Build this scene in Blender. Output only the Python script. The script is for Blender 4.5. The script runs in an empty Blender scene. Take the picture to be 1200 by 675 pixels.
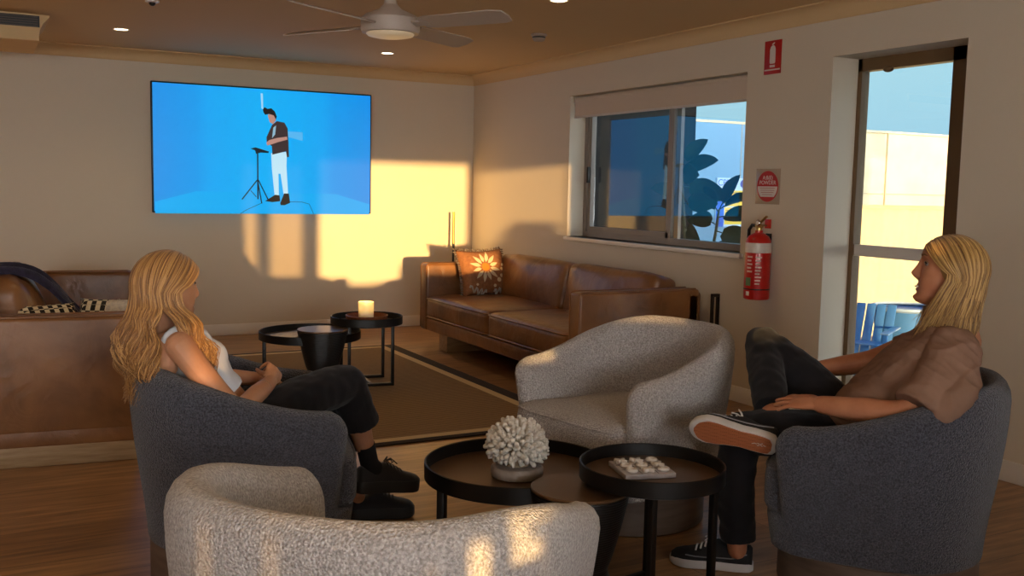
import bpy, bmesh, math, random
from mathutils import Vector, Matrix, noise
sc = bpy.context.scene
col = sc.collection
PI = math.pi
R = math.radians
V = Vector

def lin(c):
    if isinstance(c, str):
        c = c.lstrip('#'); c = [int(c[i:i+2], 16)/255 for i in (0, 2, 4)]
    return tuple((x/12.92 if x <= .04045 else ((x+.055)/1.055)**2.4) for x in c[:3])+(1,)

# ---------------------------------------------------------------- materials
def newmat(name):
    m = bpy.data.materials.new(name); m.use_nodes = True
    nt = m.node_tree
    return m, nt, nt.nodes['Principled BSDF']

def node(nt, t, **kw):
    n = nt.nodes.new(t)
    for k, v in kw.items():
        if k in n.inputs: n.inputs[k].default_value = v
        else: setattr(n, k, v)
    return n

def mat(name, c, rough=.5, metal=0, c2=None, vs=8, bump=None, spec=.5, sheen=0, coat=0, emit=None, es=0, stretch=(1, 1, 1), vdet=4, vlo=.35, vhi=.65, alpha=1, trans=0, ior=1.45, sss=0):
    """one procedural surface: base colour, optional noise variation to c2 and optional bump (kind, scale, strength)"""
    m, nt, b = newmat(name)
    b.inputs['Base Color'].default_value = lin(c)
    b.inputs['Roughness'].default_value = rough
    b.inputs['Metallic'].default_value = metal
    b.inputs['Specular IOR Level'].default_value = spec
    b.inputs['IOR'].default_value = ior
    b.inputs['Sheen Weight'].default_value = sheen
    b.inputs['Coat Weight'].default_value = coat
    b.inputs['Transmission Weight'].default_value = trans
    if sss:
        b.inputs['Subsurface Weight'].default_value = sss
        b.inputs['Subsurface Radius'].default_value = (.02, .008, .004)
        b.inputs['Subsurface Scale'].default_value = .6
    if emit:
        b.inputs['Emission Color'].default_value = lin(emit); b.inputs['Emission Strength'].default_value = es
    tc = node(nt, 'ShaderNodeTexCoord'); mp = node(nt, 'ShaderNodeMapping')
    mp.inputs['Scale'].default_value = stretch
    nt.links.new(tc.outputs['Object'], mp.inputs['Vector'])
    if c2 is not None:
        n = node(nt, 'ShaderNodeTexNoise', Scale=vs, Detail=vdet)
        nt.links.new(mp.outputs[0], n.inputs['Vector'])
        r = node(nt, 'ShaderNodeValToRGB')
        r.color_ramp.elements[0].color = lin(c); r.color_ramp.elements[1].color = lin(c2)
        r.color_ramp.elements[0].position = vlo; r.color_ramp.elements[1].position = vhi
        nt.links.new(n.outputs['Fac'], r.inputs['Fac']); nt.links.new(r.outputs['Color'], b.inputs['Base Color'])
    if bump:
        k, s, st = bump
        if k == 'voronoi':
            n = node(nt, 'ShaderNodeTexVoronoi', Scale=s); out = n.outputs['Distance']
        elif k == 'wave':
            n = node(nt, 'ShaderNodeTexWave', Scale=s); out = n.outputs['Fac']
        else:
            n = node(nt, 'ShaderNodeTexNoise', Scale=s, Detail=4.0); out = n.outputs['Fac']
        nt.links.new(mp.outputs[0], n.inputs['Vector'])
        bp = node(nt, 'ShaderNodeBump', Strength=st, Distance=.004)
        if k == 'voronoi': bp.invert = True
        nt.links.new(out, bp.inputs['Height']); nt.links.new(bp.outputs['Normal'], b.inputs['Normal'])
    return m

# ---------------------------------------------------------------- mesh builder
class MB:
    def __init__(s): s.v = []; s.f = []; s.mi = []; s.cur = 0
    def add(s, vs, fs):
        o = len(s.v); s.v += [tuple(p) for p in vs]
        for f in fs: s.f.append([i+o for i in f]); s.mi.append(s.cur)
        return s
    def box(s, c, d, rot=None, bevel=0, seg=2):
        bm = bmesh.new(); bmesh.ops.create_cube(bm, size=1)
        bmesh.ops.scale(bm, vec=d, verts=bm.verts)
        if bevel: bmesh.ops.bevel(bm, geom=bm.edges[:], offset=min(bevel, min(d)*.49), segments=seg, profile=.5, affect='EDGES')
        M = Matrix.Translation(c) @ (rot.to_4x4() if rot is not None else Matrix())
        return s.bm(bm, M)
    def bx(s, lo, hi, bevel=0, seg=2):
        return s.box([(a+b)/2 for a, b in zip(lo, hi)], [abs(b-a) for a, b in zip(lo, hi)], None, bevel, seg)
    def bm(s, bm, M=None):
        if M is not None: bm.transform(M)
        bm.verts.index_update()
        s.add([v.co[:] for v in bm.verts], [[v.index for v in f.verts] for f in bm.faces]); bm.free(); return s
    def loft(s, rings, cap0=True, cap1=True, closed=True):
        n = len(rings[0]); vs = [p for r in rings for p in r]; fs = []
        for i in range(len(rings)-1):
            for j in range(n if closed else n-1):
                a = i*n+j; b = i*n+(j+1) % n
                fs.append([a, b, b+n, a+n])
        if cap0: fs.append(list(range(n))[::-1])
        if cap1: fs.append([(len(rings)-1)*n+j for j in range(n)])
        return s.add(vs, fs)
    def lathe(s, prof, c=(0, 0, 0), n=48, cap0=True, cap1=True):
        """profile [(r,z)] round the z axis"""
        rings = [[(c[0]+r*math.cos(2*PI*j/n), c[1]+r*math.sin(2*PI*j/n), c[2]+z) for j in range(n)] for r, z in prof]
        return s.loft(rings, cap0, cap1)
    def tube(s, pts, rad, n=10, caps=True):
        pts = [V(p) for p in pts]
        if not hasattr(rad, '__len__') or isinstance(rad, tuple): rad = [rad]*len(pts)
        rings = []; up = None
        for i, p in enumerate(pts):
            t = (pts[min(i+1, len(pts)-1)]-pts[max(i-1, 0)])
            if t.length < 1e-9: t = V((0, 0, 1))
            t.normalize()
            if up is None:
                up = V((0, 0, 1)) if abs(t.z) < .9 else V((1, 0, 0))
            u = up - t*up.dot(t)
            if u.length < 1e-6: u = t.orthogonal()
            u.normalize(); w = t.cross(u); up = u
            r = rad[i]
            ru, rw = (r if hasattr(r, '__len__') else (r, r))
            rings.append([p+u*ru*math.cos(2*PI*j/n)+w*rw*math.sin(2*PI*j/n) for j in range(n)])
        return s.loft(rings, caps, caps)
    def sphere(s, c, r, rot=None, u=16, v=10):
        if not hasattr(r, '__len__'): r = (r, r, r)
        bm = bmesh.new(); bmesh.ops.create_uvsphere(bm, u_segments=u, v_segments=v, radius=1)
        M = Matrix.Translation(c) @ (rot.to_4x4() if rot is not None else Matrix()) @ Matrix.Diagonal((*r, 1))
        return s.bm(bm, M)
    def prism(s, poly, z0, z1, M=None):
        """extrude a 2-D outline [(x,y)] between two heights"""
        n = len(poly)
        vs = [V((x, y, z0)) for x, y in poly]+[V((x, y, z1)) for x, y in poly]
        if M is not None: vs = [M @ p for p in vs]
        fs = [list(range(n))[::-1], list(range(n, 2*n))]+[[i, (i+1) % n, (i+1) % n+n, i+n] for i in range(n)]
        return s.add(vs, fs)
    def xf(s, M):
        s.v = [tuple(M @ V(p)) for p in s.v]; return s
    def build(s, name, mats, parent=None, smooth=35, recalc=True, loc=None, rot=None):
        me = bpy.data.meshes.new(name)
        me.from_pydata(s.v, [], s.f)
        if not isinstance(mats, (list, tuple)): mats = [mats]
        for m in mats: me.materials.append(m)
        me.polygons.foreach_set('material_index', s.mi)
        if recalc:
            bm = bmesh.new(); bm.from_mesh(me); bmesh.ops.recalc_face_normals(bm, faces=bm.faces); bm.to_mesh(me); bm.free()
        if smooth:
            me.polygons.foreach_set('use_smooth', [True]*len(me.polygons))
            if smooth < 180: me.set_sharp_from_angle(angle=R(smooth))
        me.update()
        o = bpy.data.objects.new(name, me); col.objects.link(o)
        if parent is not None: o.parent = parent
        if loc is not None: o.location = loc
        if rot is not None: o.rotation_euler = rot
        return o

def tag(o, label, cat, group=None, kind=None):
    o['label'] = label; o['category'] = cat
    if group: o['group'] = group
    if kind: o['kind'] = kind
    return o
def thing(name, label, cat, loc=(0, 0, 0), rz=0, group=None):
    o = bpy.data.objects.new(name, None); col.objects.link(o)
    o.empty_display_size = .05; o.location = loc; o.rotation_euler = (0, 0, rz)
    return tag(o, label, cat, group)
def struct(o, label=None):
    o['kind'] = 'structure'
    if label: o['label'] = label
    return o
def dup(root, loc, rz, label, group=None):
    r = root.copy(); col.objects.link(r); r.location = loc; r.rotation_euler = (0, 0, rz); r['label'] = label
    if group: r['group'] = group
    for ch in list(root.children):
        c = ch.copy(); col.objects.link(c); c.parent = r
        for g in list(ch.children):
            d = g.copy(); col.objects.link(d); d.parent = c
    return r
def sub(o, levels=1):
    m = o.modifiers.new('subsurf', 'SUBSURF'); m.levels = levels; m.render_levels = levels; return o
def sstep(a, b, x):
    t = max(0, min(1, (x-a)/(b-a))); return t*t*(3-2*t)
def lerp(a, b, t): return a+(b-a)*t
def facing(fx, fy): return math.atan2(fy, fx)

def text_obj(name, body, size, mat_, parent, M, ax='CENTER', ext=.0004):
    """letters as a mesh, lying in the local xy plane of M"""
    cu = bpy.data.curves.new(name, 'FONT'); cu.body = body; cu.size = size; cu.align_x = ax; cu.align_y = 'CENTER'; cu.extrude = ext
    t = bpy.data.objects.new(name, cu); col.objects.link(t)
    bpy.context.view_layer.update()
    me = bpy.data.meshes.new_from_object(t.evaluated_get(bpy.context.evaluated_depsgraph_get()))
    col.objects.unlink(t); bpy.data.objects.remove(t)
    me.transform(M); me.materials.clear(); me.materials.append(mat_)
    o = bpy.data.objects.new(name, me); col.objects.link(o); o.parent = parent
    return o
# ================================================================ materials of the room
M_wall = mat('wall paint', '#d3c6b1', .75, bump=('noise', 90, .05))
M_wallR = M_wall
M_ceil = mat('ceiling paint', '#d2b384', .85)
M_trim = mat('trim paint', '#e6e0d6', .45)
M_alu_w = mat('white aluminium', '#cfc8c0', .4)
M_alu_g = mat('grey aluminium', '#8f857b', .45)
M_alu_d = mat('bronze aluminium', '#6e5538', .45)
M_black = mat('black metal', '#0d0c0c', .42, spec=.5)
M_blackp = mat('black plastic', '#121212', .35)
M_brass = mat('brass', '#a8843c', .3, metal=1)
M_chrome = mat('steel', '#c8c8c8', .25, metal=1)
M_white = mat('white enamel', '#e4e0da', .4)

def glass_mat():
    m, nt, b = newmat('window glass')
    nt.nodes.remove(b)
    out = nt.nodes['Material Output']
    tr = node(nt, 'ShaderNodeBsdfTransparent'); tr.inputs['Color'].default_value = (.93, .96, .97, 1)
    gl = node(nt, 'ShaderNodeBsdfGlossy'); gl.inputs['Roughness'].default_value = .0
    lw = node(nt, 'ShaderNodeLayerWeight'); lw.inputs['Blend'].default_value = .5
    pw = node(nt, 'ShaderNodeMath', operation='POWER'); pw.inputs[1].default_value = 3.0; nt.links.new(lw.outputs['Facing'], pw.inputs[0])
    fr = node(nt, 'ShaderNodeMath', operation='MULTIPLY_ADD'); fr.inputs[1].default_value = .6; fr.inputs[2].default_value = .05; nt.links.new(pw.outputs[0], fr.inputs[0])
    mx = node(nt, 'ShaderNodeMixShader')
    nt.links.new(fr.outputs[0], mx.inputs[0]); nt.links.new(tr.outputs[0], mx.inputs[1]); nt.links.new(gl.outputs[0], mx.inputs[2])
    nt.links.new(mx.outputs[0], out.inputs['Surface'])
    return m
M_glass = glass_mat()

def floor_mat():
    m, nt, b = newmat('oak planks')
    tc = node(nt, 'ShaderNodeTexCoord'); mp = node(nt, 'ShaderNodeMapping')
    nt.links.new(tc.outputs['Object'], mp.inputs['Vector'])
    br = node(nt, 'ShaderNodeTexBrick', Scale=1.0)
    br.inputs['Brick Width'].default_value = 1.5; br.inputs['Row Height'].default_value = .18
    br.inputs['Mortar Size'].default_value = .0016; br.inputs['Mortar Smooth'].default_value = .2
    br.offset = .37; br.inputs['Bias'].default_value = 0
    br.inputs['Color1'].default_value = lin('#ad855a'); br.inputs['Color2'].default_value = lin('#8f6a44'); br.inputs['Mortar'].default_value = lin('#3c2a1a')
    nt.links.new(mp.outputs[0], br.inputs['Vector'])
    mp2 = node(nt, 'ShaderNodeMapping'); mp2.inputs['Scale'].default_value = (1.2, 14, 1)
    nt.links.new(tc.outputs['Object'], mp2.inputs['Vector'])
    n = node(nt, 'ShaderNodeTexNoise', Scale=2.2, Detail=6.0, Distortion=.6); nt.links.new(mp2.outputs[0], n.inputs['Vector'])
    r = node(nt, 'ShaderNodeValToRGB'); r.color_ramp.elements[0].color = (.5, .47, .44, 1); r.color_ramp.elements[1].color = (1.15, 1.12, 1.08, 1)
    r.color_ramp.elements[0].position = .3; r.color_ramp.elements[1].position = .68
    nt.links.new(n.outputs['Fac'], r.inputs['Fac'])
    mx = node(nt, 'ShaderNodeMix', data_type='RGBA', blend_type='MULTIPLY'); mx.inputs[0].default_value = 1
    nt.links.new(br.outputs['Color'], mx.inputs[6]); nt.links.new(r.outputs['Color'], mx.inputs[7]); nt.links.new(mx.outputs[2], b.inputs['Base Color'])
    b.inputs['Roughness'].default_value = .33; b.inputs['Specular IOR Level'].default_value = .5
    bp = node(nt, 'ShaderNodeBump', Strength=.25, Distance=.002); nt.links.new(br.outputs['Fac'], bp.inputs['Height']); bp.invert = True
    nt.links.new(bp.outputs[0], b.inputs['Normal'])
    return m
M_floor = floor_mat()

# ================================================================ shell
XL, YR, ZC, WT = -8.6, -10.4, 2.4, .26
def slab_with_holes(a0, a1, z0, z1, holes, f):
    """wall rectangle a0..a1 x z0..z1 with rectangular holes -> boxes via f(lo_a,lo_z,hi_a,hi_z)"""
    az = sorted({a0, a1, *[h[0] for h in holes], *[h[1] for h in holes]})
    zz = sorted({z0, z1, *[h[2] for h in holes], *[h[3] for h in holes]})
    for i in range(len(az)-1):
        run = None
        for k in range(len(zz)-1):
            ca, cz = (az[i]+az[i+1])/2, (zz[k]+zz[k+1])/2
            if any(h[0] < ca < h[1] and h[2] < cz < h[3] for h in holes):
                if run is not None: f(az[i], run, az[i+1], zz[k]); run = None
            elif run is None: run = zz[k]
        if run is not None: f(az[i], run, az[i+1], z1)
mb = MB(); mb.bx((XL-.2, YR-.2, -.12), (WT, .2, 0)); struct(mb.build('floor', M_floor))
mb = MB(); mb.bx((XL-.2, YR-.2, ZC), (WT, .2, ZC+.2)); struct(mb.build('ceiling', M_ceil))
mb = MB(); mb.bx((XL-.2, 0, 0), (WT, .2, ZC)); struct(mb.build('wall_back', M_wall))
W1 = (-3.9, -1.79, .95, 2.085); W2 = (-5.471, -4.606, .04, 2.105)
mb = MB()
slab_with_holes(YR-.2, 0, 0, ZC, [W1, W2], lambda a, z, b, w: mb.bx((0, a, z), (WT, b, w)))
struct(mb.build('wall_right', M_wallR))
mb = MB()
slab_with_holes(YR, 0, 0, ZC, [], lambda a, z, b, w: mb.bx((XL-.2, a, z), (XL, b, w)))
struct(mb.build('wall_left', M_wall))
AZ, EL = .262, .036          # the low sun's slope across and down per metre into the room
SX, SZ = AZ*10.4, EL*10.4
# openings of the rear wall, given by where the sun through them meets the far wall
OPEN = [(-2.25, -2.11, .52, 1.5, 1), (-2.02, -1.70, .50, 1.5, 1), (-1.575, -1.5, .413, 1.55, 0), (-1.5, -1.29, .468, 1.55, 0), (-1.29, -.98, .413, 1.55, 0), (-.98, -.755, .43, 1.55, 0), (-.755, -.06, .58, 1.55, 0), (0.0, .06, .62, 1.47, 0), (.06, .11, .72, 1.47, 0), (.11, .16, .82, 1.47, 0), (.16, .21, .92, 1.47, 0), (.21, .40, 1.0, 1.47, 0), (.40, .47, .9, 1.47, 0),
        (-5.75, -4.6, -.12, 1.8, 0), (-2.13, -2.08, .25, .48, 1), (-2.01, -1.96, .25, .48, 1), (-1.735, -1.69, .2, .44, 1), (-1.66, -1.585, .2, .47, 0), (-1.50, -1.46, .2, .45, 1)]  # slots sized to throw the sun strips; the widest is added for sky light
mb = MB(); sh = MB()
holes = [(a-SX, b-SX, c+SZ, d+SZ) for a, b, c, d, e in OPEN]
slab_with_holes(XL, 0, 0, ZC, holes, lambda a, z, b, w: mb.bx((a, YR-.14, z), (b, YR, w)))
struct(mb.build('wall_rear', M_wall))
for (a, b, c, d, e) in OPEN:
    if e: sh.bx((a-SX, YR-.08, c+SZ), (b-SX, YR-.078, d+SZ))
def tint_mat():
    m, nt, b = newmat('sun dimming film'); nt.nodes.remove(b)
    t = node(nt, 'ShaderNodeBsdfTransparent'); t.inputs['Color'].default_value = (.60, .58, .55, 1); nt.links.new(t.outputs[0], nt.nodes['Material Output'].inputs['Surface']); return m
struct(sh.build('sun_dimming_film', tint_mat(), smooth=0))  # unseen film added in some slots to dim the sun strips
# cornices (coved) and baseboards
def cove(p0, p1, inward, name):
    p0, p1, inn = V(p0), V(p1), V(inward)
    prof = [(0, 0), (0, -.092), (.008, -.092), (.012, -.084)]+[(.012+.074*(1-math.cos(t)), -.084+.074*math.sin(t)) for t in [PI/2*k/8 for k in range(1, 9)]]+[(.092, -.008), (.092, 0)]
    m = MB(); m.loft([[p+inn*a+V((0, 0, z)) for a, z in prof] for p in (p0, p1)])
    return struct(m.build(name, M_ceil, smooth=50))
cove((XL, 0, ZC), (0, 0, ZC), (0, -1, 0), 'trim_1')
cove((0, 0, ZC), (0, YR, ZC), (-1, 0, 0), 'trim_2')
def base(lo, hi, name):
    m = MB(); m.bx(lo, hi, .004); struct(m.build(name, M_trim))
base((XL, -.015, 0), (0, 0, .1), 'baseboard_back')
mb = MB(); mb.bx((-.015, -4.606, 0), (0, -.015, .1), .004); mb.bx((-.015, YR, 0), (0, -5.471, .1), .004); struct(mb.build('baseboard_right', M_trim))

# ---- sliding window
y0, y1, z0, z1 = W1
XF = .15
w = MB(); t = .045
w.bx((XF, y0, z0), (XF+.08, y1, z0+t)); w.bx((XF, y0, z1-t), (XF+.08, y1, z1))
w.bx((XF, y0, z0+t), (XF+.08, y0+t, z1-t)); w.bx((XF, y1-t, z0+t), (XF+.08, y1, z1-t))
win1 = struct(w.build('window_1', M_alu_g, smooth=0))
w = MB(); ym = -2.93
w.bx((XF+.012, ym-.03, z0+t), (XF+.04, ym+.03, z1-t)); w.bx((XF+.042, ym-.075, z0+t), (XF+.07, ym-.03, z1-t))
w.bx((XF+.012, y1-t-.04, z0+t), (XF+.04, y1-t, z1-t)); w.bx((XF+.012, ym, z0+t), (XF+.04, y1-t-.04, z0+t+.04)); w.bx((XF+.012, ym, z1-t-.04), (XF+.04, y1-t-.04, z1-t))
w.build('window_sash', M_alu_g, win1, smooth=0)
w = MB(); w.bx((XF+.02, y0+t, z0+t), (XF+.026, ym, z1-t)); w.bx((XF+.05, ym, z0+t+.04), (XF+.056, y1-t-.04, z1-t-.04)); 
w.build('window_pane', M_glass, win1, smooth=0)
w = MB(); w.bx((XF-.012, y1-t-.033, 1.39), (XF+.012, y1-t-.008, 1.52), .004); w.build('window_latch', M_blackp, win1)
w = MB(); w.bx((-.03, y0-.03, z0-.03), (XF, y1+.015, z0), .006); w.build('window_sill', M_trim, win1)
# ---- tall fixed window
y0, y1, z0, z1 = W2
XG = .2; w = MB()
w.bx((XG, y0, z0), (XG+.06, y1, z0+.05)); w.bx((XG, y0, z1-.07), (XG+.06, y1, z1))
w.bx((XG, y0, z0), (XG+.06, y0+.235, z1)); w.bx((XG, y1-.03, z0), (XG+.06, y1, z1))
win2 = struct(w.build('window_2', M_alu_d, smooth=0))
w = MB(); w.bx((XG+.01, y0+.03, .985), (XG+.05, y1-.03, 1.05)); w.build('window_transom', M_alu_w, win2, smooth=0)
w = MB(); w.bx((XG+.026, y0+.03, z0+.05), (XG+.032, y1-.03, z1-.07)); w.build('window_pane', M_glass, win2, smooth=0)
w = MB(); w.sphere((XG-.01, -4.83, z1-.075), (.02, .035, .018)); w.build('window_catch', M_alu_d, win2)

# ---- bulkhead with the dark air grille, top left
ac = thing('air_duct_box', 'painted ceiling duct box with a dark slotted grille above the leather couch in the corner', 'air duct', (-4.4, -1.25, 2.4008))
m = MB()
prof = [(.59, -.001), (.59, -.012), (.575, -.03), (.55, -.06), (.53, -.10), (.525, -.14), (.525, -.17), (-.6, -.17), (-.6, -.001)]
m.loft([[(x, y, z) for x, z in prof] for y in (-.22, .55)])
m.build('housing', M_ceil, ac, smooth=30)
m = MB(); m.bx((-.58, -.224, -.085), (.53, -.218, -.012)); m.build('grille_recess', M_blackp, ac, smooth=0)
m = MB()
for k in range(5): m.bx((-.58, -.232, -.082+k*.015), (.52, -.222, -.077+k*.015))
m.build('grille', mat('grille paint', '#4a3a2c', .6), ac, smooth=0)
# ================================================================ fabrics
def boucle(name, c, c2, scale, st):
    m, nt, b = newmat(name)
    tc = node(nt, 'ShaderNodeTexCoord')
    vo = node(nt, 'ShaderNodeTexVoronoi', Scale=scale); no = node(nt, 'ShaderNodeTexNoise', Scale=scale*.9, Detail=3.0)
    nt.links.new(tc.outputs['Object'], vo.inputs['Vector']); nt.links.new(tc.outputs['Object'], no.inputs['Vector'])
    r = node(nt, 'ShaderNodeValToRGB'); r.color_ramp.elements[0].color = lin(c); r.color_ramp.elements[1].color = lin(c2)
    r.color_ramp.elements[0].position = .35; r.color_ramp.elements[1].position = .66
    nt.links.new(no.outputs['Fac'], r.inputs['Fac']); nt.links.new(r.outputs['Color'], b.inputs['Base Color'])
    bp = node(nt, 'ShaderNodeBump', Strength=st, Distance=.006); bp.invert = True
    nt.links.new(vo.outputs['Distance'], bp.inputs['Height']); nt.links.new(bp.outputs[0], b.inputs['Normal'])
    b.inputs['Roughness'].default_value = .95; b.inputs['Specular IOR Level'].default_value = .1; b.inputs['Sheen Weight'].default_value = .25
    return m
M_chairL = boucle('pale grey boucle', '#98928f', '#c9c3c0', 180, .9)
M_chairD = boucle('charcoal boucle', '#2f3039', '#545661', 210, .8)
M_plinth = mat('grey brown plinth', '#6b5a4e', .5, c2='#5a4a40', vs=6, stretch=(1, 1, 6))

def make_chair(name, label, M, loc, f, W=.86, D=.82, H0=.74, HA=.56, HB=None, group='swivel tub chairs round the coffee table', A0=26, A1=132):
    """tub chair facing +X: a wall that runs round from arm to arm, highest at the back"""
    root = thing(name, label, 'armchair', (loc[0], loc[1], 0), facing(*f), group)
    R0, TH, ZB, TE = .5, .122, .16, 126
    def P(th, r, z):
        # th from the back; a slightly squared circle
        c, s = -math.cos(th), math.sin(th)
        q = 2.35 if c < 0 else 2.35+2.9*sstep(-.1, .5, c); k = 1/((abs(c)**q+abs(s)**q)**(1/q))
        return (r*c*k*D, r*s*k*W, z)
    def rim(th):
        a = abs(math.degrees(th))
        h = HA+(H0-HA)*(1-sstep(A0, A1, a))
        return h
    def rout(z, th): return R0*(.86+.14*sstep(0, 1, (z-ZB)/(H0-.06-ZB))**.8)
    N = 84
    rings = []
    ths = [R(-TE+2*TE*k/N) for k in range(N+1)]
    def section(th, hs, tk):
        h = rim(th)-hs; mid = None
        pts = []
        ro = lambda z: rout(z, th); t = TH*tk
        rr = t/2
        for z in [ZB+.012, ZB+.05]+[lerp(ZB+.05, h-rr*1.1, k/7) for k in range(1, 8)]: pts.append((ro(z)-(TH-t)/2, z))
        rt = ro(h-rr)-TH/2
        for k in range(1, 8):
            a = PI*k/8; pts.append((rt+rr*math.cos(a), h-rr*1.1+rr*1.1*math.sin(a)))
        for k in range(0, 8):
            z = lerp(h-rr*1.1, ZB+.012, k/7); pts.append((min(ro(z)-TH/2-t/2, rt-rr), z))
        return [P(th, r, z) for r, z in pts]
    # rounded front ends of both arms
    ends = [(0, 0, 1)]
    EN = [(x, .085*(1-math.sqrt(max(0, 1-x*x))), math.sqrt(max(0.0, 1-(x*.97)**2))) for x in (.3, .55, .75, .88, .96, 1.0)]
    dth = R(8.5)
    for x, hs, tk in EN[::-1]: rings.append(section(ths[0]-dth*x, hs, max(tk, .12)))
    for th in ths: rings.append(section(th, 0, 1))
    for x, hs, tk in EN: rings.append(section(ths[-1]+dth*x, hs, max(tk, .12)))
    m = MB(); m.loft(rings)
    shell = m.build('shell', M, root, smooth=60)
    # closed tub below the cushion
    m = MB(); nn = 72
    def circ(r, z): return [P(2*PI*j/nn, r, z) for j in range(nn)]
    m.loft([circ(R0*.80, ZB), circ(R0*.845, ZB+.012), circ(R0*.862, ZB+.05), circ(R0*.885, .275), circ(R0*.87, .287), circ(R0*.5, .29)])
    m.build('seat_base', M, root, smooth=60)
    # cushion
    m = MB()
    def outl(th, k, ):
        a = abs(math.degrees(th)); a = a if a <= 180 else 360-a
        inner = R0*.86-TH+.01; front = R0*.915
        return lerp(inner, front, sstep(118, 141, a))*k
    def cr(k, z): return [P(2*PI*j/nn, outl(2*PI*j/nn, k), z+.012*(1-sstep(60, 170, abs(((2*PI*j/nn)*180/PI+180) % 360-180)))*0) for j in range(nn)]
    m.loft([cr(.90, .287), cr(.97, .292), cr(.995, .31), cr(1.0, .35), cr(1.0, .40), cr(.99, .425), cr(.965, .443), cr(.90, .455), cr(.7, .463), cr(.4, .467), cr(.1, .468)])
    m.build('seat_cushion', M, root, smooth=60)
    # piping round the cushion
    m = MB(); ring = [V(p) for p in cr(1.0, .435)]; m2 = []
    for z in (.435,):
        rr = cr(.985, z); m.loft([[V(rr[j])+V((0, 0, .005*math.sin(a)))+V((rr[j][0], rr[j][1], 0)).normalized()*.005*math.cos(a) for a in [2*PI*q/6 for q in range(6)]] for j in list(range(nn))+[0]], False, False)
    m.build('piping', M, root, smooth=60)
    m = MB(); m.lathe([(.315, 0), (.325, .006), (.325, .155), (.315, .165)], n=64); m.build('swivel_base', M_plinth, root, smooth=40)
    return root
make_chair('tub_chair', 'pale grey tub chair in front of the leather sofa, seen from its open side', M_chairL, (-1.91, -5.43), (math.cos(R(-170)), math.sin(R(-170))), .795, .83, .785, .63)
make_chair('tub_chair', 'dark charcoal tub chair at the right with the man sitting in it', M_chairD, (-1.56, -6.435), (math.cos(R(127)), math.sin(R(127))), .80, .77, .755, .595)
make_chair('tub_chair', 'dark charcoal tub chair at the left with the woman sitting in it', M_chairD, (-3.455, -5.365), (math.cos(R(-12)), math.sin(R(-12))), .85, .765, .762, .62)
make_chair('tub_chair', 'pale grey nubby tub chair nearest the camera, turned away and empty', M_chairL, (-3.52, -6.84), (math.cos(R(43)), math.sin(R(43))), .84, .82, .758, .60, A0=52, A1=165)
# ================================================================ people: shared builders
def solid(mb, name, mats, parent, voxel=.003, smooth=3, fac=.5, disp=None, idx=None, shift=None, adapt=0):
    """fuse overlapping closed pieces into one continuous skin"""
    o = mb.build(name, mats, None, smooth=0)
    r = o.modifiers.new('r', 'REMESH'); r.mode = 'VOXEL'; r.voxel_size = voxel; r.adaptivity = adapt
    if smooth:
        s = o.modifiers.new('s', 'SMOOTH'); s.factor = fac; s.iterations = smooth
    bpy.context.view_layer.update()
    me = bpy.data.meshes.new_from_object(o.evaluated_get(bpy.context.evaluated_depsgraph_get()))
    old = o.data; o.modifiers.clear(); o.data = me; bpy.data.meshes.remove(old); me.name = name
    if disp:
        ns = [V(n.vector) for n in me.vertex_normals]
        for v, n in zip(me.vertices, ns): v.co = v.co+n*disp(v.co, n)
    me.materials.clear()
    for m in (mats if isinstance(mats, (list, tuple)) else [mats]): me.materials.append(m)
    if idx:
        for p in me.polygons: p.material_index = idx(p.center)
    if shift is not None: me.transform(Matrix.Translation(-V(shift)))
    me.polygons.foreach_set('use_smooth', [True]*len(me.polygons)); me.update()
    o.parent = parent
    return o
def limb(m, pts, rad, n=18, flat0=False, flat1=False):
    """tapered limb through joints with round (or flat cut) ends; radii may be (side, depth)"""
    pts = [V(p) for p in pts]; rr = [r if hasattr(r, '__len__') else (r, r) for r in rad]
    P, Q = [], []
    def dome(p, t, r, out):
        for a in (85, 65, 45, 22):
            P_ = p+t*max(r)*math.sin(R(a)); out.append((P_, (r[0]*math.cos(R(a)), r[1]*math.cos(R(a)))))
    t0 = (pts[0]-pts[1]).normalized(); t1 = (pts[-1]-pts[-2]).normalized()
    seq = []
    if not flat0: dome(pts[0], t0, rr[0], seq)
    # resample with a spline so joints bend smoothly
    K = len(pts)
    for i in range(K):
        seq.append((pts[i], rr[i]))
        if i < K-1:
            p0, p1, p2, p3 = pts[max(i-1, 0)], pts[i], pts[i+1], pts[min(i+2, K-1)]
            for k in range(1, 5):
                t = k/5
                p = .5*((2*p1)+(p2-p0)*t+(2*p0-5*p1+4*p2-p3)*t*t+(3*p1-p0-3*p2+p3)*t**3)
                seq.append((p, (lerp(rr[i][0], rr[i+1][0], t), lerp(rr[i][1], rr[i+1][1], t))))
    if not flat1:
        e = []; dome(pts[-1], t1, rr[-1], e); seq += e[::-1]
    m.tube([s[0] for s in seq], [s[1] for s in seq], n)
def trunk(m, rings, side, fwd, n=28):
    """torso from rings (centre, half width, half depth)"""
    side, fwd = V(side), V(fwd); out = []
    for c, hw, hd in rings:
        c = V(c)
        out.append([c+side*hw*math.copysign(abs(math.cos(a))**.85, math.cos(a))+fwd*hd*math.copysign(abs(math.sin(a))**.85, math.sin(a)) for a in [2*PI*j/n for j in range(n)]])
    m.loft(out)
def interp(tab, z):
    if z <= tab[0][0]: return tab[0][1:]
    for a, b in zip(tab, tab[1:]):
        if z <= b[0]:
            t = (z-a[0])/(b[0]-a[0]); t = t*t*(3-2*t)*.35+t*.65
            return tuple(lerp(x, y, t) for x, y in zip(a[1:], b[1:]))
    return tab[-1][1:]
G = lambda x, s: math.exp(-(x/s)**2)
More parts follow.
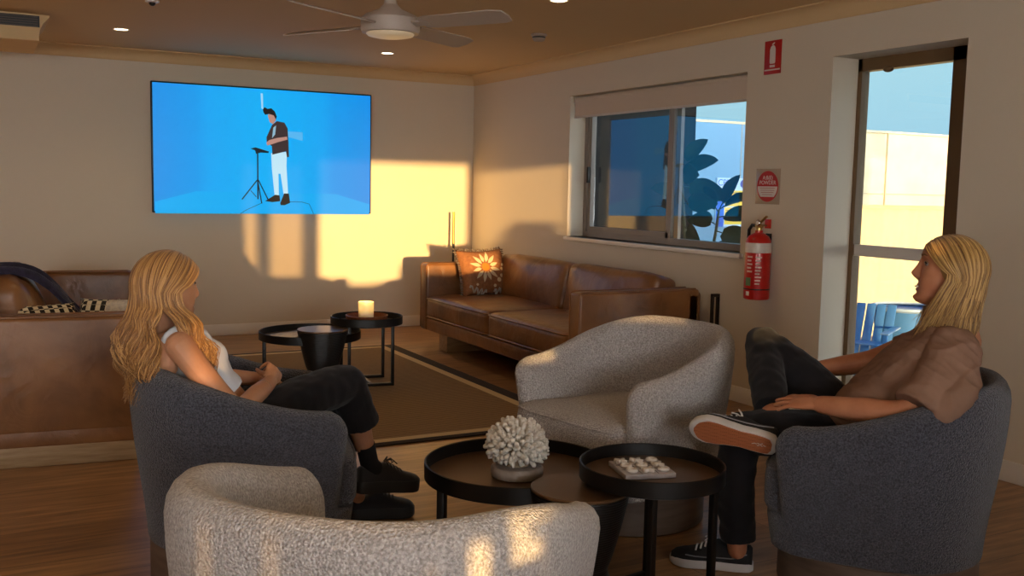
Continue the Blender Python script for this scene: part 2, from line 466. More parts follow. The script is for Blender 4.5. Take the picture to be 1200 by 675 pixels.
def head_mesh(nose=1.0, jaw=1.0, smile=1.0):
    """head in its own frame: +X face, +Y left, +Z up, origin between the ears"""
    tab = [(-.119, .058, .012, .018), (-.114, .078, .0, .034), (-.10, .086, -.02, .046*jaw), (-.085, .0845, -.036, .0535*jaw), (-.06, .083, -.055, .060*jaw), (-.03, .083, -.078, .067),
           (0, .083, -.091, .071), (.03, .086, -.099, .0745), (.05, .0895, -.101, .076), (.075, .084, -.096, .074), (.095, .068, -.082, .063), (.108, .048, -.062, .049), (.116, .026, -.038, .028), (.119, .008, -.014, .010)]
    rows, n = 110, 120; rings = []
    for i in range(rows+1):
        u = i/rows; z = -.119+.238*(.5-.5*math.cos(PI*u))*.5+.238*u*.5
        xf, xb, hw = interp(tab, z); ring = []
        for j in range(n):
            a = 2*PI*j/n; c, s = math.cos(a), math.sin(a)
            y = hw*math.copysign(abs(s)**.9, s)
            cx = max(0, (xf+xb)/2); x = (xf if c > 0 else -xb)*math.copysign(abs(c)**(.78+.24*sstep(.045, .09, z) if c > 0 else 1), c) if xb < 0 else xb+(xf-xb)*(c*.5+.5)
            if c > 0:
                ay = abs(y); k = c**.5
                pr = interp([(-.05, 0.0), (-.043, .004), (-.036, .018), (-.027, .0285), (-.018, .030), (-.006, .0235), (.008, .0165), (.022, .010), (.034, .004), (.045, 0.0)], z)[0]
                sg = interp([(-.045, .013), (-.03, .0125), (-.015, .010), (.02, .0078), (.045, .009)], z)[0]
                x += nose*pr*G(y, sg)
                x += .006*G(ay-.0135, .006)*G(z+.031, .007)                                     # nostril wings
                x -= .0105*G(ay-.033, .014)*G(z-.018, .011)                                     # eye sockets
                x += .0045*G(ay-.028, .022)*G(z-.04, .008)                                     # brow
                x += .004*G(y, .03)*G(z-.075, .03)
                my = z+.0655-smile*.006*min(1, (ay/.026)**2)                                   # mouth line, corners up
                x += .0046*G(y, .021)*G(my-.0065, .0052)+.0050*G(y, .019)*G(my+.0085, .006)
                x -= .0042*G(y, .026)*G(my, .0024)
                x -= .0035*G(y, .02)*G(z+.085, .006); x += .0065*G(y, .02)*G(z+.103, .012)      # chin
                x += .0045*G(ay-.045, .018)*G(z+.012, .016)+smile*.0055*G(ay-.036, .012)*G(z+.045, .014)
                x -= smile*.002*G(ay-.030, .005)*G(z+.055, .012)
            ring.append((x, y, z))
        rings.append(ring)
    m = MB(); m.loft(rings)
    for s in (-1, 1):      # ears
        m.sphere((-.008, s*.0745, -.002), (.016, .008, .028), Matrix.Rotation(s*R(-18), 3, 'Z'), 14, 10)
        m.sphere((-.004, s*.076, -.024), (.009, .006, .011), None, 10, 8)
    return m
def eyes(Mh, parent, shift, iris='#4a3a2a', closed=.0):
    Mw = mat('eye white', '#a89c94', .25); Mi = mat('iris', iris, .15); Ml = mat('lash', '#2a1a12', .8)
    for s in (-1, 1):
        c = V((.0640, s*.0325, .0165)); m = MB(); m.sphere(c, (.0122, .0122, .0092), None, 16, 12); m.xf(Matrix.Translation(-V(shift)) @ Mh); e = m.build('eye', Mw, parent, smooth=180)
        m = MB(); m.sphere(c+V((.0062, s*.0012, -.0005)), (.0066, .0066, .0064), None, 12, 8); m.xf(Matrix.Translation(-V(shift)) @ Mh); m.build('iris', Mi, e, smooth=180)
        m = MB()
        m.tube([c+V((.0125*math.cos(t)*.98+.0012, s*.0135*math.sin(t), .0042-.004*abs(math.sin(t)))) for t in [R(-60+120*k/8) for k in range(9)]], [.001, .0018, .0022, .0024, .0024, .0024, .0022, .0018, .001], 6)
        m.xf(Matrix.Translation(-V(shift)) @ Mh); m.build('eyelash', Ml, e, smooth=180)
def brows(Mh, parent, shift, M):
    for s in (-1, 1):
        m = MB(); pts = [V((.0925-.0155*(k/6)**2-.002, s*(.012+.040*k/6), .038+.008*math.sin(PI*min(1, k/5)*.6)-.003*(k/6)**3)) for k in range(7)]
        m.tube(pts, [.0012, .003, .0032, .003, .0026, .002, .0008], 6); m.xf(Matrix.Translation(-V(shift)) @ Mh); m.build('eyebrow', M, parent, smooth=180)
def hand(m, W, X, Z, side, curl, L=1.0, spread=.06, thumb=(.9, .35, .35)):
    """palm, four fingers and a thumb. W wrist, X towards the fingers, Z back of the hand, side +1 when the thumb lies on +Y=Z x X"""
    W, X, Z = V(W), V(X).normalized(), V(Z); Z = (Z-X*Z.dot(X)).normalized(); Y = Z.cross(X)*side
    P = lambda x, y, z: W+X*x*L+Y*y*L+Z*z*L
    limb(m, [P(-.01, 0, 0), P(.025, .002, 0), P(.06, .002, .001), P(.088, 0, 0)], [(.019*L, .026*L)]*1+[(.0155*L, .033*L), (.0135*L, .040*L), (.010*L, .039*L)] if False else [.02*L, .021*L, .02*L, .012*L], 14)
    # palm as a flattened block
    rings = []
    for x, hw, t in [(-.005, .021, .017), (.02, .030, .0155), (.045, .038, .0145), (.07, .0405, .0125), (.088, .039, .0105), (.096, .036, .007)]:
        rings.append([P(x, hw*math.cos(a), t*math.sin(a)) for a in [2*PI*j/20 for j in range(20)]])
    m.loft(rings)
    fing = [(.0285, .072), (.0098, .080), (-.0092, .074), (-.0270, .058)]
    for i, (y, ln) in enumerate(fing):
        base = P(.086-.004*abs(i-1), y, .001); a = 0; c = curl[i] if hasattr(curl, '__len__') else curl
        sp = spread*(1.5-i)
        pts = [base]; d0 = (X+Y*sp).normalized(); p = base
        for k, f in enumerate((.45, .31, .24)):
            a += c*(.75, 1.0, .7)[k]
            d = d0*math.cos(a)-Z*math.sin(a)
            p = p+d*ln*f*L; pts.append(p)
        r = (.0085, .0082, .0074, .0062) if i < 3 else (.0074, .0072, .0064, .0055)
        limb(m, pts, [q*L for q in r], 12)
    b = P(.018, .026, -.004); d1 = (X*thumb[0]+Y*thumb[1]*1.6-Z*thumb[2]).normalized(); p1 = b+d1*.042*L
    d2 = (X*1.0+Y*.25-Z*thumb[2]).normalized(); p2 = p1+d2*.030*L; p3 = p2+(d2+X*.2).normalized()*.024*L
    limb(m, [b, p1, p2, p3], [.0125*L, .0098*L, .0088*L, .0066*L], 12)
def spline(P, n):
    out = []; K = len(P)-1
    for i in range(n+1):
        u = i/n*K; k = min(int(u), K-1); t = u-k
        p0, p1, p2, p3 = P[max(k-1, 0)], P[k], P[k+1], P[min(k+2, K)]
        out.append(.5*((2*p1)+(p2-p0)*t+(2*p0-5*p1+4*p2-p3)*t*t+(3*p1-p0-3*p2+p3)*t**3))
    return out
def hair_mat(name, dark, mid, light):
    m, nt, b = newmat(name)
    g = node(nt, 'ShaderNodeNewGeometry'); r = node(nt, 'ShaderNodeValToRGB'); e = r.color_ramp.elements
    e[0].color = lin(dark); e[1].color = lin(light); e[0].position = .0; e[1].position = 1.0; q = e.new(.45); q.color = lin(mid)
    nt.links.new(g.outputs['Random Per Island'], r.inputs['Fac']); nt.links.new(r.outputs['Color'], b.inputs['Base Color'])
    b.inputs['Roughness'].default_value = .42; b.inputs['Specular IOR Level'].default_value = .45; b.inputs['Sheen Weight'].default_value = .15
    return m
def skin_mat(name, c, c2):
    return mat(name, c, .5, c2=c2, vs=14, spec=.35, sss=.12)
def shoe(name, Mw, parent, shift, L=.285, W=.10, sole_h=.026, upper_mat=None, sole_mat=None, out_mat=None, lace_mat=None, stripe_mat=None, up=1.0, waffle=True, logo=None):
    """low sneaker; local +X to the toe, z=0 under the sole"""
    T = Matrix.Translation(-V(shift)) @ Mw
    prof = [(0, .30), (.03, .62), (.10, .72), (.25, .74), (.40, .70), (.55, .80), (.70, .95), (.82, .98), (.92, .78), (.98, .42), (1.0, .12)]
    hw = lambda t: interp(prof, t)[0]*W/2
    off = lambda t: .006*math.sin(PI*t)
    out = [(t*L, hw(t)+off(t)) for t in [k/30 for k in range(31)]]+[(t*L, -hw(t)+off(t)) for t in [k/30 for k in range(30, -1, -1)]]
    def ol(k, d=0): 
        return [(L/2+(x-L/2)*k, y*k) for x, y in out]
    m = MB(); n = len(out)
    ring = lambda k, z: [V((x, y, z+.012*sstep(.75, 1.05, x/L)*0)) for x, y in ol(k)]
    m.loft([ring(.97, 0), ring(1.0, .004), ring(1.005, sole_h*.5), ring(1.0, sole_h-.002), ring(.975, sole_h+.002), ring(.90, sole_h+.002)])
    root = MB(); rings = []
    hp = [(0, .050), (.05, .066), (.14, .060), (.24, .055), (.34, .070), (.42, .078), (.55, .062), (.68, .044), (.80, .034), (.92, .025), (1.0, .008)]
    for k in range(37):
        t = .015+.965*k/36; h = interp(hp, t)[0]*up; w = hw(t)*.94
        rings.append([V((t*L, off(t)+w*math.copysign(abs(math.cos(a))**.8, math.cos(a)), sole_h-.003+max(0, math.sin(a))**.8*h)) for a in [PI*j/16 for j in range(17)]]+[V((t*L, off(t)-w+2*w*j/6, sole_h-.004)) for j in range(1, 6)])
    root.loft(rings); root.xf(T); S = root.build(name, upper_mat, parent, smooth=60)
    m.xf(T); m.build('sole', sole_mat, S, smooth=50)
    if out_mat:
        m = MB(); m.loft([[V((x, y, -.0022)) for x, y in ol(.88)], [V((x, y, -.0025)) for x, y in ol(.84)], [V((x, y, .004)) for x, y in ol(.84)]][:1]+[[V((x, y, .004)) for x, y in ol(.9)]]); m.xf(T); m.build('outsole', out_mat, S, smooth=30)
        if logo:
            m = MB()
            for i, (x, y, a) in enumerate([(.020, -.010, .3), (.030, -.004, -.4), (.030, -.012, .5), (.040, -.006, .4), (.040, -.014, -.3), (.050, -.008, .2), (.058, -.010, -.5)]):
                m.box((x+.02, y+.012, -.0032), (.009, .0022, .001), Matrix.Rotation(a, 3, 'Z'))
            m.xf(T); m.build('sole_mark', logo, S, smooth=0)
    m = MB()
    for k in range(5):
        t = .45+.055*k; h = interp(hp, t)[0]*up+sole_h; w = hw(t)*.62
        pts = [V((t*L+(.007 if j % 2 == 0 else 0)*0+.006*(j/8-.5), off(t)-w+2*w*j/8, h-.003-.012*abs(j/4-1)**2.2+.004)) for j in range(9)]
        m.tube(pts, [(.002, .0035)]*9, 6)
    m.xf(T); m.build('laces', lace_mat, S, smooth=60)
    m = MB(); tt = .43; h = interp(hp, tt)[0]*up+sole_h
    for s in (-1, 1):
        b = V((tt*L+.004, off(tt), h+.003))
        m.tube([b, b+V((.012, s*.014, .012)), b+V((.018, s*.030, .004)), b+V((.006, s*.026, -.008)), b+V((.002, s*.006, .002))], .0024, 6)
        m.tube([b, b+V((.022, s*.008, .006)), b+V((.04, s*.022, -.010))], .0024, 6)
    m.xf(T); m.build('lace_bow', lace_mat, S, smooth=60)
    if stripe_mat:
        for s in (-1, 1):
            m = MB(); pts = []
            for t in [k/12*.72+.08 for k in range(13)]:
                hh = interp(hp, t)[0]*up; f = .62-.35*math.sin(PI*(t-.08)/.72); a = math.asin(min(1, max(.05, f))**1.25); w = hw(t)*.945
                pts.append(V((t*L, off(t)+s*w*abs(math.cos(a))**.8+s*.0008, sole_h-.003+math.sin(a)**.8*hh)))
            m.tube(pts, .0022, 6); m.xf(T); m.build('side_stripe', stripe_mat, S, smooth=60)
    return S
def axes(o, x, z):
    x = V(x).normalized(); z = V(z); z = (z-x*z.dot(x)).normalized(); y = z.cross(x)
    return Matrix(((x.x, y.x, z.x, o[0]), (x.y, y.y, z.y, o[1]), (x.z, y.z, z.z, o[2]), (0, 0, 0, 1)))
def slerp(a, b, t):
    w = math.acos(max(-1, min(1, a.dot(b))))
    return a if w < 1e-4 else (a*math.sin((1-t)*w)+b*math.sin(t*w))/math.sin(w)
def scalp_path(part_deg, az_deg, side, lay, n=5, drop=100, c=(-.008, 0, .012), r=(.108, .0855, .1105)):
    """points of a strand lying on the head from the parting to the level of the ear"""
    a = R(part_deg); d0 = V((math.sin(a), side*.03, math.cos(a))).normalized()
    z = R(az_deg); d1 = V((math.cos(z)*math.sin(R(drop)), side*math.sin(z)*math.sin(R(drop)), math.cos(R(drop)))).normalized()
    out = []
    for k in range(n+1):
        d = slerp(d0, d1, k/n); out.append(V(c)+V((d.x*(r[0]+lay), d.y*(r[1]+lay), d.z*(r[2]+lay*.6))))
    return out
def push(p):
    # keep a strand outside the skull
    if p.z < -.02: return p
    c = V((-.006, 0, .018)); d = p-c; k = math.sqrt((d.x/(.103 if d.x < 0 else .100))**2+(d.y/.081)**2+(d.z/.107)**2)
    return c+d/k*(1.0+.012*(k*7 % 1)) if k < 1.0 else p
def strands(paths_fn, count, n, rad, sides, mats, parent, shift, Mh, seed, cap):
    rnd = random.Random(seed); m = MB()
    for i in range(count):
        p = paths_fn(rnd, i/count)
        pts = spline(p, n); r0 = rad*rnd.uniform(.7, 1.25)
        m.tube(pts, [r0*(.55+.45*min(1, k/2)) if k < n*.7 else r0*max(.25, 1-(k-n*.7)/(n*.3)*.8) for k in range(n+1)], sides)
    m.add(cap.v, cap.f); m.xf(Matrix.Translation(-V(shift)) @ Mh)
    return m.build('hair', mats, parent, smooth=180, recalc=True)
# ================================================================ nesting tables
M_tabletop = mat('bronze black tray', '#6a5038', .3, metal=.5)
M_drum = mat('ribbed black ceramic', '#151414', .4)
def tray_table(name, label, loc, r, h, rim, legs, rot, cat='side table', group=None, legw=.022, frames=False):
    t = thing(name, label, cat, (loc[0], loc[1], loc[2] if len(loc) > 2 else 0), rot, group)
    m = MB()
    m.lathe([(r-.006, h-rim), (r, h-rim+.003), (r, h-.002), (r-.003, h), (r-.007, h-.002), (r-.008, h-rim+.012)], n=96, cap0=True, cap1=False)
    m.build('tray_rim', M_black, t, smooth=30)
    m = MB(); m.lathe([(.001, h-rim+.013), (r-.008, h-rim+.013)], n=96, cap0=True, cap1=False); m.build('tray_top', M_tabletop, t, smooth=30)
    hw = legw/2; rl = r-.035
    ztop = h-rim
    if frames:   # two open steel frames joined by a floor rail
        for k in range(4):
            a = PI/4+k*PI/2; x, y = rl*math.cos(a), rl*math.sin(a)
            m = MB(); m.bx((x-hw, y-hw, 0), (x+hw, y+hw, ztop), .002); m.build('leg', M_black, t, smooth=30)
        q = rl*math.cos(PI/4)
        for s in (-1, 1):
            m = MB(); m.bx((-q, s*q-hw, 0.0), (q, s*q+hw, legw), .002); m.build('floor_rail', M_black, t, smooth=30)
        m = MB(); m.bx((-hw, -q, 0.0), (hw, q, legw), .002); m.build('cross_rail', M_black, t, smooth=30)
    else:
        for k in range(legs):
            a = 2*PI*k/legs; x, y = rl*math.cos(a), rl*math.sin(a)
            m = MB(); m.box((x, y, ztop/2), (legw, legw, ztop), Matrix.Rotation(a, 3, 'Z'), .002); m.build('leg', M_black, t, smooth=30)
        m = MB()
        for k in range(legs):
            a = 2*PI*k/legs
            m.box((rl/2*math.cos(a), rl/2*math.sin(a), ztop-.012), (rl, legw, .018), Matrix.Rotation(a, 3, 'Z'))
        m.build('under_frame', M_black, t, smooth=0)
    return t
def drum_table(label, loc, r, h, group=None):
    t = thing('drum_table', label, 'drum table', (loc[0], loc[1], loc[2] if len(loc) > 2 else 0), 0, group)
    n = 72; prof = []
    for k in range(91):
        u = k/90; z = u*(h-.012)
        rr = lerp(.62, .58, sstep(0, .35, u)) if u < .35 else lerp(.58, 1.0, sstep(.25, 1.12, u)*1.0/ sstep(.25, 1.12, 1.0))
        if u < .35: rr = lerp(1.04, .60, sstep(-.12, .35, u))
        else: rr = lerp(.60, 1.0, ((u-.35)/.65)**.8)
        prof.append((r*rr*(1+.010*(k % 2)), z))
    rings = [[(q*math.cos(2*PI*j/n), q*math.sin(2*PI*j/n), z) for j in range(n)] for q, z in prof]
    m = MB(); m.loft(rings); m.build('body', M_drum, t, smooth=20)
    m = MB(); m.lathe([(r*.97, h-.012), (r*1.005, h-.009), (r*1.005, h-.003), (r*.985, h), (.001, h)], n=72); m.build('top', M_tabletop, t, smooth=30)
    return t
GN = 'near nest of black tables'; GF = 'far nest of black tables on the rug'
tray_table('coffee_table', 'low round black tray coffee table that carries the white coral', (-2.615, -5.773), .325, .385, .06, 3, R(-110), 'coffee table', GN, .03)
tray_table('side_table', 'taller round black tray table by the man, holding the game board', (-2.36, -6.215), .235, .465, .055, 4, R(10), 'side table', GN, .022, True)
drum_table('ribbed black drum table tucked between the coral table and the game board table', (-2.585, -6.14), .158, .39, GN)
tray_table('coffee_table', 'low round black tray table on the rug with a magazine lying on it', (-2.33, -2.35, .0098), .335, .355, .055, 3, R(-80), 'coffee table', GF, .024)
tray_table('side_table', 'round black tray table on the rug that holds the lit candle', (-1.98, -2.48, .0098), .24, .455, .055, 4, R(-8), 'side table', GF, .02, True)
drum_table('black drum table on the rug, partly hidden behind the woman\'s knees', (-2.33, -2.62, .0098), .16, .40, GF)

# ---- tray, candle, magazine
t = thing('wooden_tray', 'round reddish wooden tray under the lit candle on the far side table', 'tray', (-1.98, -2.48, .4233))
M_red = mat('red wood', '#7a4424', .45, c2='#5e3018', vs=30, stretch=(1, 8, 1))
m = MB(); m.lathe([(.10, 0), (.134, .004), (.142, .045), (.136, .047), (.130, .014), (.001, .012)], n=64); m.build('dish', M_red, t, smooth=40)
c = thing('candle', 'lit white candle in a frosted glass jar on the wooden tray', 'candle', (-1.985, -2.48, .4373))
def candle_glass():
    m, nt, b = newmat('candle glass')
    b.inputs['Base Color'].default_value = lin('#f3e2bd'); b.inputs['Roughness'].default_value = .35
    b.inputs['Transmission Weight'].default_value = .0; b.inputs['Emission Color'].default_value = lin('#ffbe55')
    tc = node(nt, 'ShaderNodeTexCoord'); sp = node(nt, 'ShaderNodeSeparateXYZ'); nt.links.new(tc.outputs['Object'], sp.inputs[0])
    mr = node(nt, 'ShaderNodeMapRange'); mr.inputs['From Min'].default_value = .035; mr.inputs['From Max'].default_value = .075
    mr.inputs['To Min'].default_value = .05; mr.inputs['To Max'].default_value = .85
    nt.links.new(sp.outputs['Z'], mr.inputs['Value']); nt.links.new(mr.outputs[0], b.inputs['Emission Strength'])
    return m
m = MB(); m.lathe([(.042, 0), (.05, .004), (.052, .12), (.049, .121), (.047, .118), (.044, .075), (.001, .073)], n=48); m.build('glass_jar', candle_glass(), c, smooth=40)
m = MB(); m.tube([(0, 0, .073), (0, .001, .085)], .0012, 6); m.build('wick', M_blackp, c)
m = MB(); m.lathe([(.001, .084), (.005, .09), (.006, .096), (.003, .106), (.0005, .114)], n=12); m.build('flame', mat('flame', '#ffcc66', .5, emit='#ffb040', es=30), c)
mg = thing('magazine', 'pale magazine lying on the low far tray table', 'magazine', (-2.42, -2.26, .3238), R(28))
m = MB(); m.bx((-.15, -.105, 0), (.15, .105, .006)); m.build('pages', mat('paper', '#cfc4ae', .5), mg, smooth=0)
m = MB(); m.bx((-.152, -.107, .006), (.152, .107, .0075)); m.build('cover', mat('magazine cover', '#a89c86', .25, c2='#7e7668', vs=9), mg, smooth=0)

# ---- coral on its stone base
co = thing('coral_ornament', 'white branching coral ornament standing on the low coffee table', 'coral ornament', (-2.63, -5.80, .338), R(0)); co.scale = (.9, .9, .92)
M_coral = mat('white coral', '#cfc9c0', .7, c2='#d9d4cc', vs=60, bump=('noise', 160, .4))
CS = .92
M_coral_in = mat('coral body', '#a08a70', .9)
m = MB(); m.lathe([(.085, 0), (.098, .004), (.102, .014), (.102, .034), (.096, .043), (.085, .046), (.001, .046)], n=64)
m.build('stone_base', mat('grey stone', '#9a9089', .6, c2='#857a74', vs=25), co, smooth=40)
rnd = random.Random(4)
cc = V((-.004, 0, .112)); ax = V((-.12, .05, 1)).normalized()
m = MB(); m.sphere(cc, (.072, .072, .058), None, 24, 16); m.tube([(0, 0, .04), cc], [.05, .06], 16); m.build('coral_core', M_coral_in, co)
m = MB(); NB = 230
for i in range(NB):
    z = 1-1.62*(i+.5)/NB; a = i*2.399963
    d = V((math.sqrt(max(0, 1-z*z))*math.cos(a), math.sqrt(max(0, 1-z*z))*math.sin(a), z))
    d = (d+V([rnd.uniform(-.07, .07) for _ in range(3)])).normalized()
    L = rnd.uniform(.92, 1.06)
    tip = cc+V((d.x*.118, d.y*.118, d.z*.098+.012))*L
    p0 = cc+V((d.x*.05, d.y*.05, d.z*.04)); mid = p0.lerp(tip, .55)+V((0, 0, .004))
    end = tip+V((0, 0, .004))
    m.tube([p0, mid, tip, tip+(tip-mid).normalized()*.006], [.0066, .0086, .0098, .005], 7)
    for k in range(2):
        o = V([rnd.uniform(-1, 1) for _ in range(3)])*.009; q = mid.lerp(tip, .45+.4*k)
        m.sphere(q+o, rnd.uniform(.005, .0068), None, 6, 5)
m.build('coral_branches', M_coral, co, smooth=60)

# ---- marble noughts and crosses set
gb = thing('game_board', 'square grey marble tic tac toe board on the side table', 'board game', (-2.375, -6.18, .4235), R(75))
M_marb = mat('grey marble', '#b9b4b4', .35, c2='#8d8890', vs=14, vlo=.3, vhi=.7)
M_marbw = mat('white marble', '#d8d2cc', .35, c2='#b4aaa2', vs=30, vlo=.4, vhi=.75)
m = MB(); m.bx((-.085, -.085, 0), (.085, .085, .017), .0025); m.build('board', M_marb, gb)
m = MB()
for s in (-1, 1):
    m.bx((s*.027-.0015, -.08, .017), (s*.027+.0015, .08, .0176)); m.bx((-.08, s*.027-.0015, .017), (.08, s*.027+.0015, .0176))
m.build('grid_lines', mat('groove', '#6d6868', .6), gb, smooth=0)
Mr = Matrix.Translation((-2.375, -6.18, .4235)) @ Matrix.Rotation(R(75), 4, 'Z')
lay = [(-1, -1, 'o'), (0, -1, 'x'), (1, -1, 'o'), (-1, 0, 'x'), (0, 0, 'o'), (1, 0, 'x'), (-1, 1, 'o'), (0, 1, 'o'), (1, 1, 'x')]
where = {(-1, -1): 'in the corner cell nearest the camera', (0, -1): '', }
def piece_mesh(kind):
    m = MB()
    if kind == 'o':
        n = 28; ring = []
        for k in range(n+1):
            a = 2*PI*k/n
            ring.append([((.0145+.0055*math.cos(b))*math.cos(a), (.0145+.0055*math.cos(b))*math.sin(a), .006+.006*math.sin(b)) for b in [2*PI*q/8 for q in range(8)]])
        m.loft(ring, False, False)
    else:
        for a in (45, -45): m.box((0, 0, .006), (.046, .010, .012), Matrix.Rotation(R(a), 3, 'Z'), .002)
    return m
proto = {}
for i, (a, b, k) in enumerate(lay):
    p = Mr @ V((a*.054, b*.054, .0172)); nm = 'cross_piece' if k == 'x' else 'nought_piece'
    if k not in proto: o = piece_mesh(k).build(nm, M_marbw); proto[k] = o
    else: o = proto[k].copy(); col.objects.link(o)
    o.location = p; o.rotation_euler = (0, 0, R(75))
    kind = 'cross' if k == 'x' else 'ring'
    o['gpos'] = 0; del o['gpos']
    pos = {(-1, -1): 'left corner', (0, -1): 'middle of the front left edge', (1, -1): 'front corner', (-1, 0): 'middle of the back left edge', (0, 0): 'centre', (1, 0): 'middle of the front right edge', (-1, 1): 'back corner', (0, 1): 'middle of the back right edge', (1, 1): 'right corner'}[(a, b)]
    tag(o, f'white marble {kind} piece, {pos} of the game board', 'game piece', 'tic tac toe pieces')
# ================================================================ leather sofas
def leather():
    m, nt, b = newmat('tan leather')
    tc = node(nt, 'ShaderNodeTexCoord')
    n = node(nt, 'ShaderNodeTexNoise', Scale=3.2, Detail=5.0, Distortion=.4); nt.links.new(tc.outputs['Object'], n.inputs['Vector'])
    r = node(nt, 'ShaderNodeValToRGB'); e = r.color_ramp.elements
    e[0].color = lin('#664227'); e[1].color = lin('#98683d'); e[0].position = .33; e[1].position = .7
    nt.links.new(n.outputs['Fac'], r.inputs['Fac']); nt.links.new(r.outputs['Color'], b.inputs['Base Color'])
    n2 = node(nt, 'ShaderNodeTexNoise', Scale=7.0, Detail=3.0, Distortion=1.2); n3 = node(nt, 'ShaderNodeTexVoronoi', Scale=260.0)
    nt.links.new(tc.outputs['Object'], n2.inputs['Vector']); nt.links.new(tc.outputs['Object'], n3.inputs['Vector'])
    b1 = node(nt, 'ShaderNodeBump', Strength=.35, Distance=.02); b2 = node(nt, 'ShaderNodeBump', Strength=.12, Distance=.002)
    nt.links.new(n2.outputs['Fac'], b1.inputs['Height']); nt.links.new(n3.outputs['Distance'], b2.inputs['Height'])
    nt.links.new(b1.outputs[0], b2.inputs['Normal']); nt.links.new(b2.outputs[0], b.inputs['Normal'])
    b.inputs['Roughness'].default_value = .36; b.inputs['Specular IOR Level'].default_value = .5
    return m
M_leather = leather()
M_seam = mat('seam leather', '#6a3c1c', .5)
M_oak = mat('pale oak', '#a98d6a', .5, c2='#8f7452', vs=5, stretch=(1, 12, 12))
def pad(c, d, bulge=(0, 0, .03), bev=.035, n=10, seed=0, wr=.004):
    """soft cushion block: rounded box with swollen faces and slight creases"""
    bm = bmesh.new(); bmesh.ops.create_cube(bm, size=1); bmesh.ops.scale(bm, vec=d, verts=bm.verts)
    bmesh.ops.bevel(bm, geom=bm.edges[:], offset=bev, segments=3, profile=.5, affect='EDGES')
    bmesh.ops.subdivide_edges(bm, edges=[e for e in bm.edges if e.calc_length() > bev*2], cuts=n, use_grid_fill=True)
    for v in bm.verts:
        x, y, z = v.co; u, w, q = 2*x/d[0], 2*y/d[1], 2*z/d[2]
        fx = (1-min(1, w*w))*(1-min(1, q*q)); fy = (1-min(1, u*u))*(1-min(1, q*q)); fz = (1-min(1, u*u)**1.5)*(1-min(1, w*w)**1.5)
        nz = noise.noise(V((x*5+seed, y*5, z*5)))*wr*2
        v.co = (x+u*bulge[0]*fx+nz*abs(u), y+w*bulge[1]*fy+nz*abs(w), z+q*bulge[2]*fz+nz*abs(q))
    m = MB(); m.bm(bm, Matrix.Translation(c)); return m
def slab(lo, hi, bev=.02):
    m = MB(); m.bx(lo, hi, bev, 3); return m
def welt(m, pts, r=.006):
    m.tube(pts, r, 6)
def make_sofa(label, loc, rz, low=False):
    """sofa facing +X; length along Y (-L/2..L/2); back at x=0"""
    L, D, H, A = 2.5, .95, .70, .13
    t = thing('leather_sofa', label, 'sofa', (loc[0], loc[1], 0), rz, 'pair of tan leather sofas')
    h = L/2
    slab((.03, -h+.005, .15), (D-.01, h-.005, .255), .015).build('seat_frame', M_leather, t)
    slab((0, -h, .15), (.13, h, H-.015), .03).build('back_panel', M_leather, t)
    for s in (-1, 1):
        a = slab((0.02, s*h-(A if s > 0 else 0), .15), (D, s*h+(0 if s > 0 else A), H), .022).build('arm', M_leather, t)
        m = MB(); o = .012
        for yy in (s*h-s*o, s*h-s*(A-o)):
            m.tube([(D-.001, yy, .17), (D-.001, yy, H-.02), (D-.012, yy, H-.004), (D-.03, yy, H+.001), (.05, yy, H+.001)], .0055, 6)
        m.tube([(.33, s*h+s*.0005, .165), (.33, s*h+s*.0005, H-.02)], .003, 6)
        m.build('piping', M_leather, a, smooth=60)
    w = (L-2*A)/2
    for s in (-1, 1):
        cu = pad((.56, s*w/2, .345), (.79, w-.006, .185), (.012, .0, .022), .04, 9, s*3).build('seat_cushion', M_leather, t, smooth=60)
        m = MB(); x1 = .965; yy0, yy1 = s*w/2-w/2+.02, s*w/2+w/2-.02
        for z in (.42, .272): m.tube([(.3, yy0-.012, z), (x1-.03, yy0-.012, z), (x1-.006, yy0+.02, z), (x1-.003, (yy0+yy1)/2, z), (x1-.006, yy1-.02, z), (x1-.03, yy1+.012, z), (.3, yy1+.012, z)], .006, 6)
        m.build('piping', M_leather, cu, smooth=60)
        b = pad((0, 0, 0), (.19, w-.01, .40), (.045, .0, .012), .05, 9, 11+s*2, .006)
        b.xf(Matrix.Translation((.215, s*w/2, .575)) @ Matrix.Rotation(R(-10), 4, 'Y'))
        b.build('back_cushion', M_leather, t, smooth=60)
    for s in (-1, 1):
        if low and s < 0: continue
        m = MB(); m.bx((.10, s*(h-.32)-.08, 0), (D-.07, s*(h-.32)+.08, .15), .004); m.build('leg', M_oak, t)
    if low:      # this end stands on a full-depth oak plinth board
        m = MB(); m.bx((.02, -h, 0), (D, -h+.10, .095), .004); m.build('leg', M_oak, t)
        slab((.025, -h+.002, .093), (D-.004, -h+A-.004, .17), .006).build('arm_skirt', M_leather, t)
    return t
make_sofa('tan leather sofa under the sliding window with a flower cushion on it', (-.075, -2.39), PI)
sofaL = make_sofa('tan leather sofa behind the woman with a navy throw over its back', (-4.40, -2.45), R(-6.6), True)
# pale plinth board of the left sofa's end, close to the floor
SLm = Matrix.Translation((-4.40, -2.45, 0)) @ Matrix.Rotation(R(-6.6), 4, 'Z')

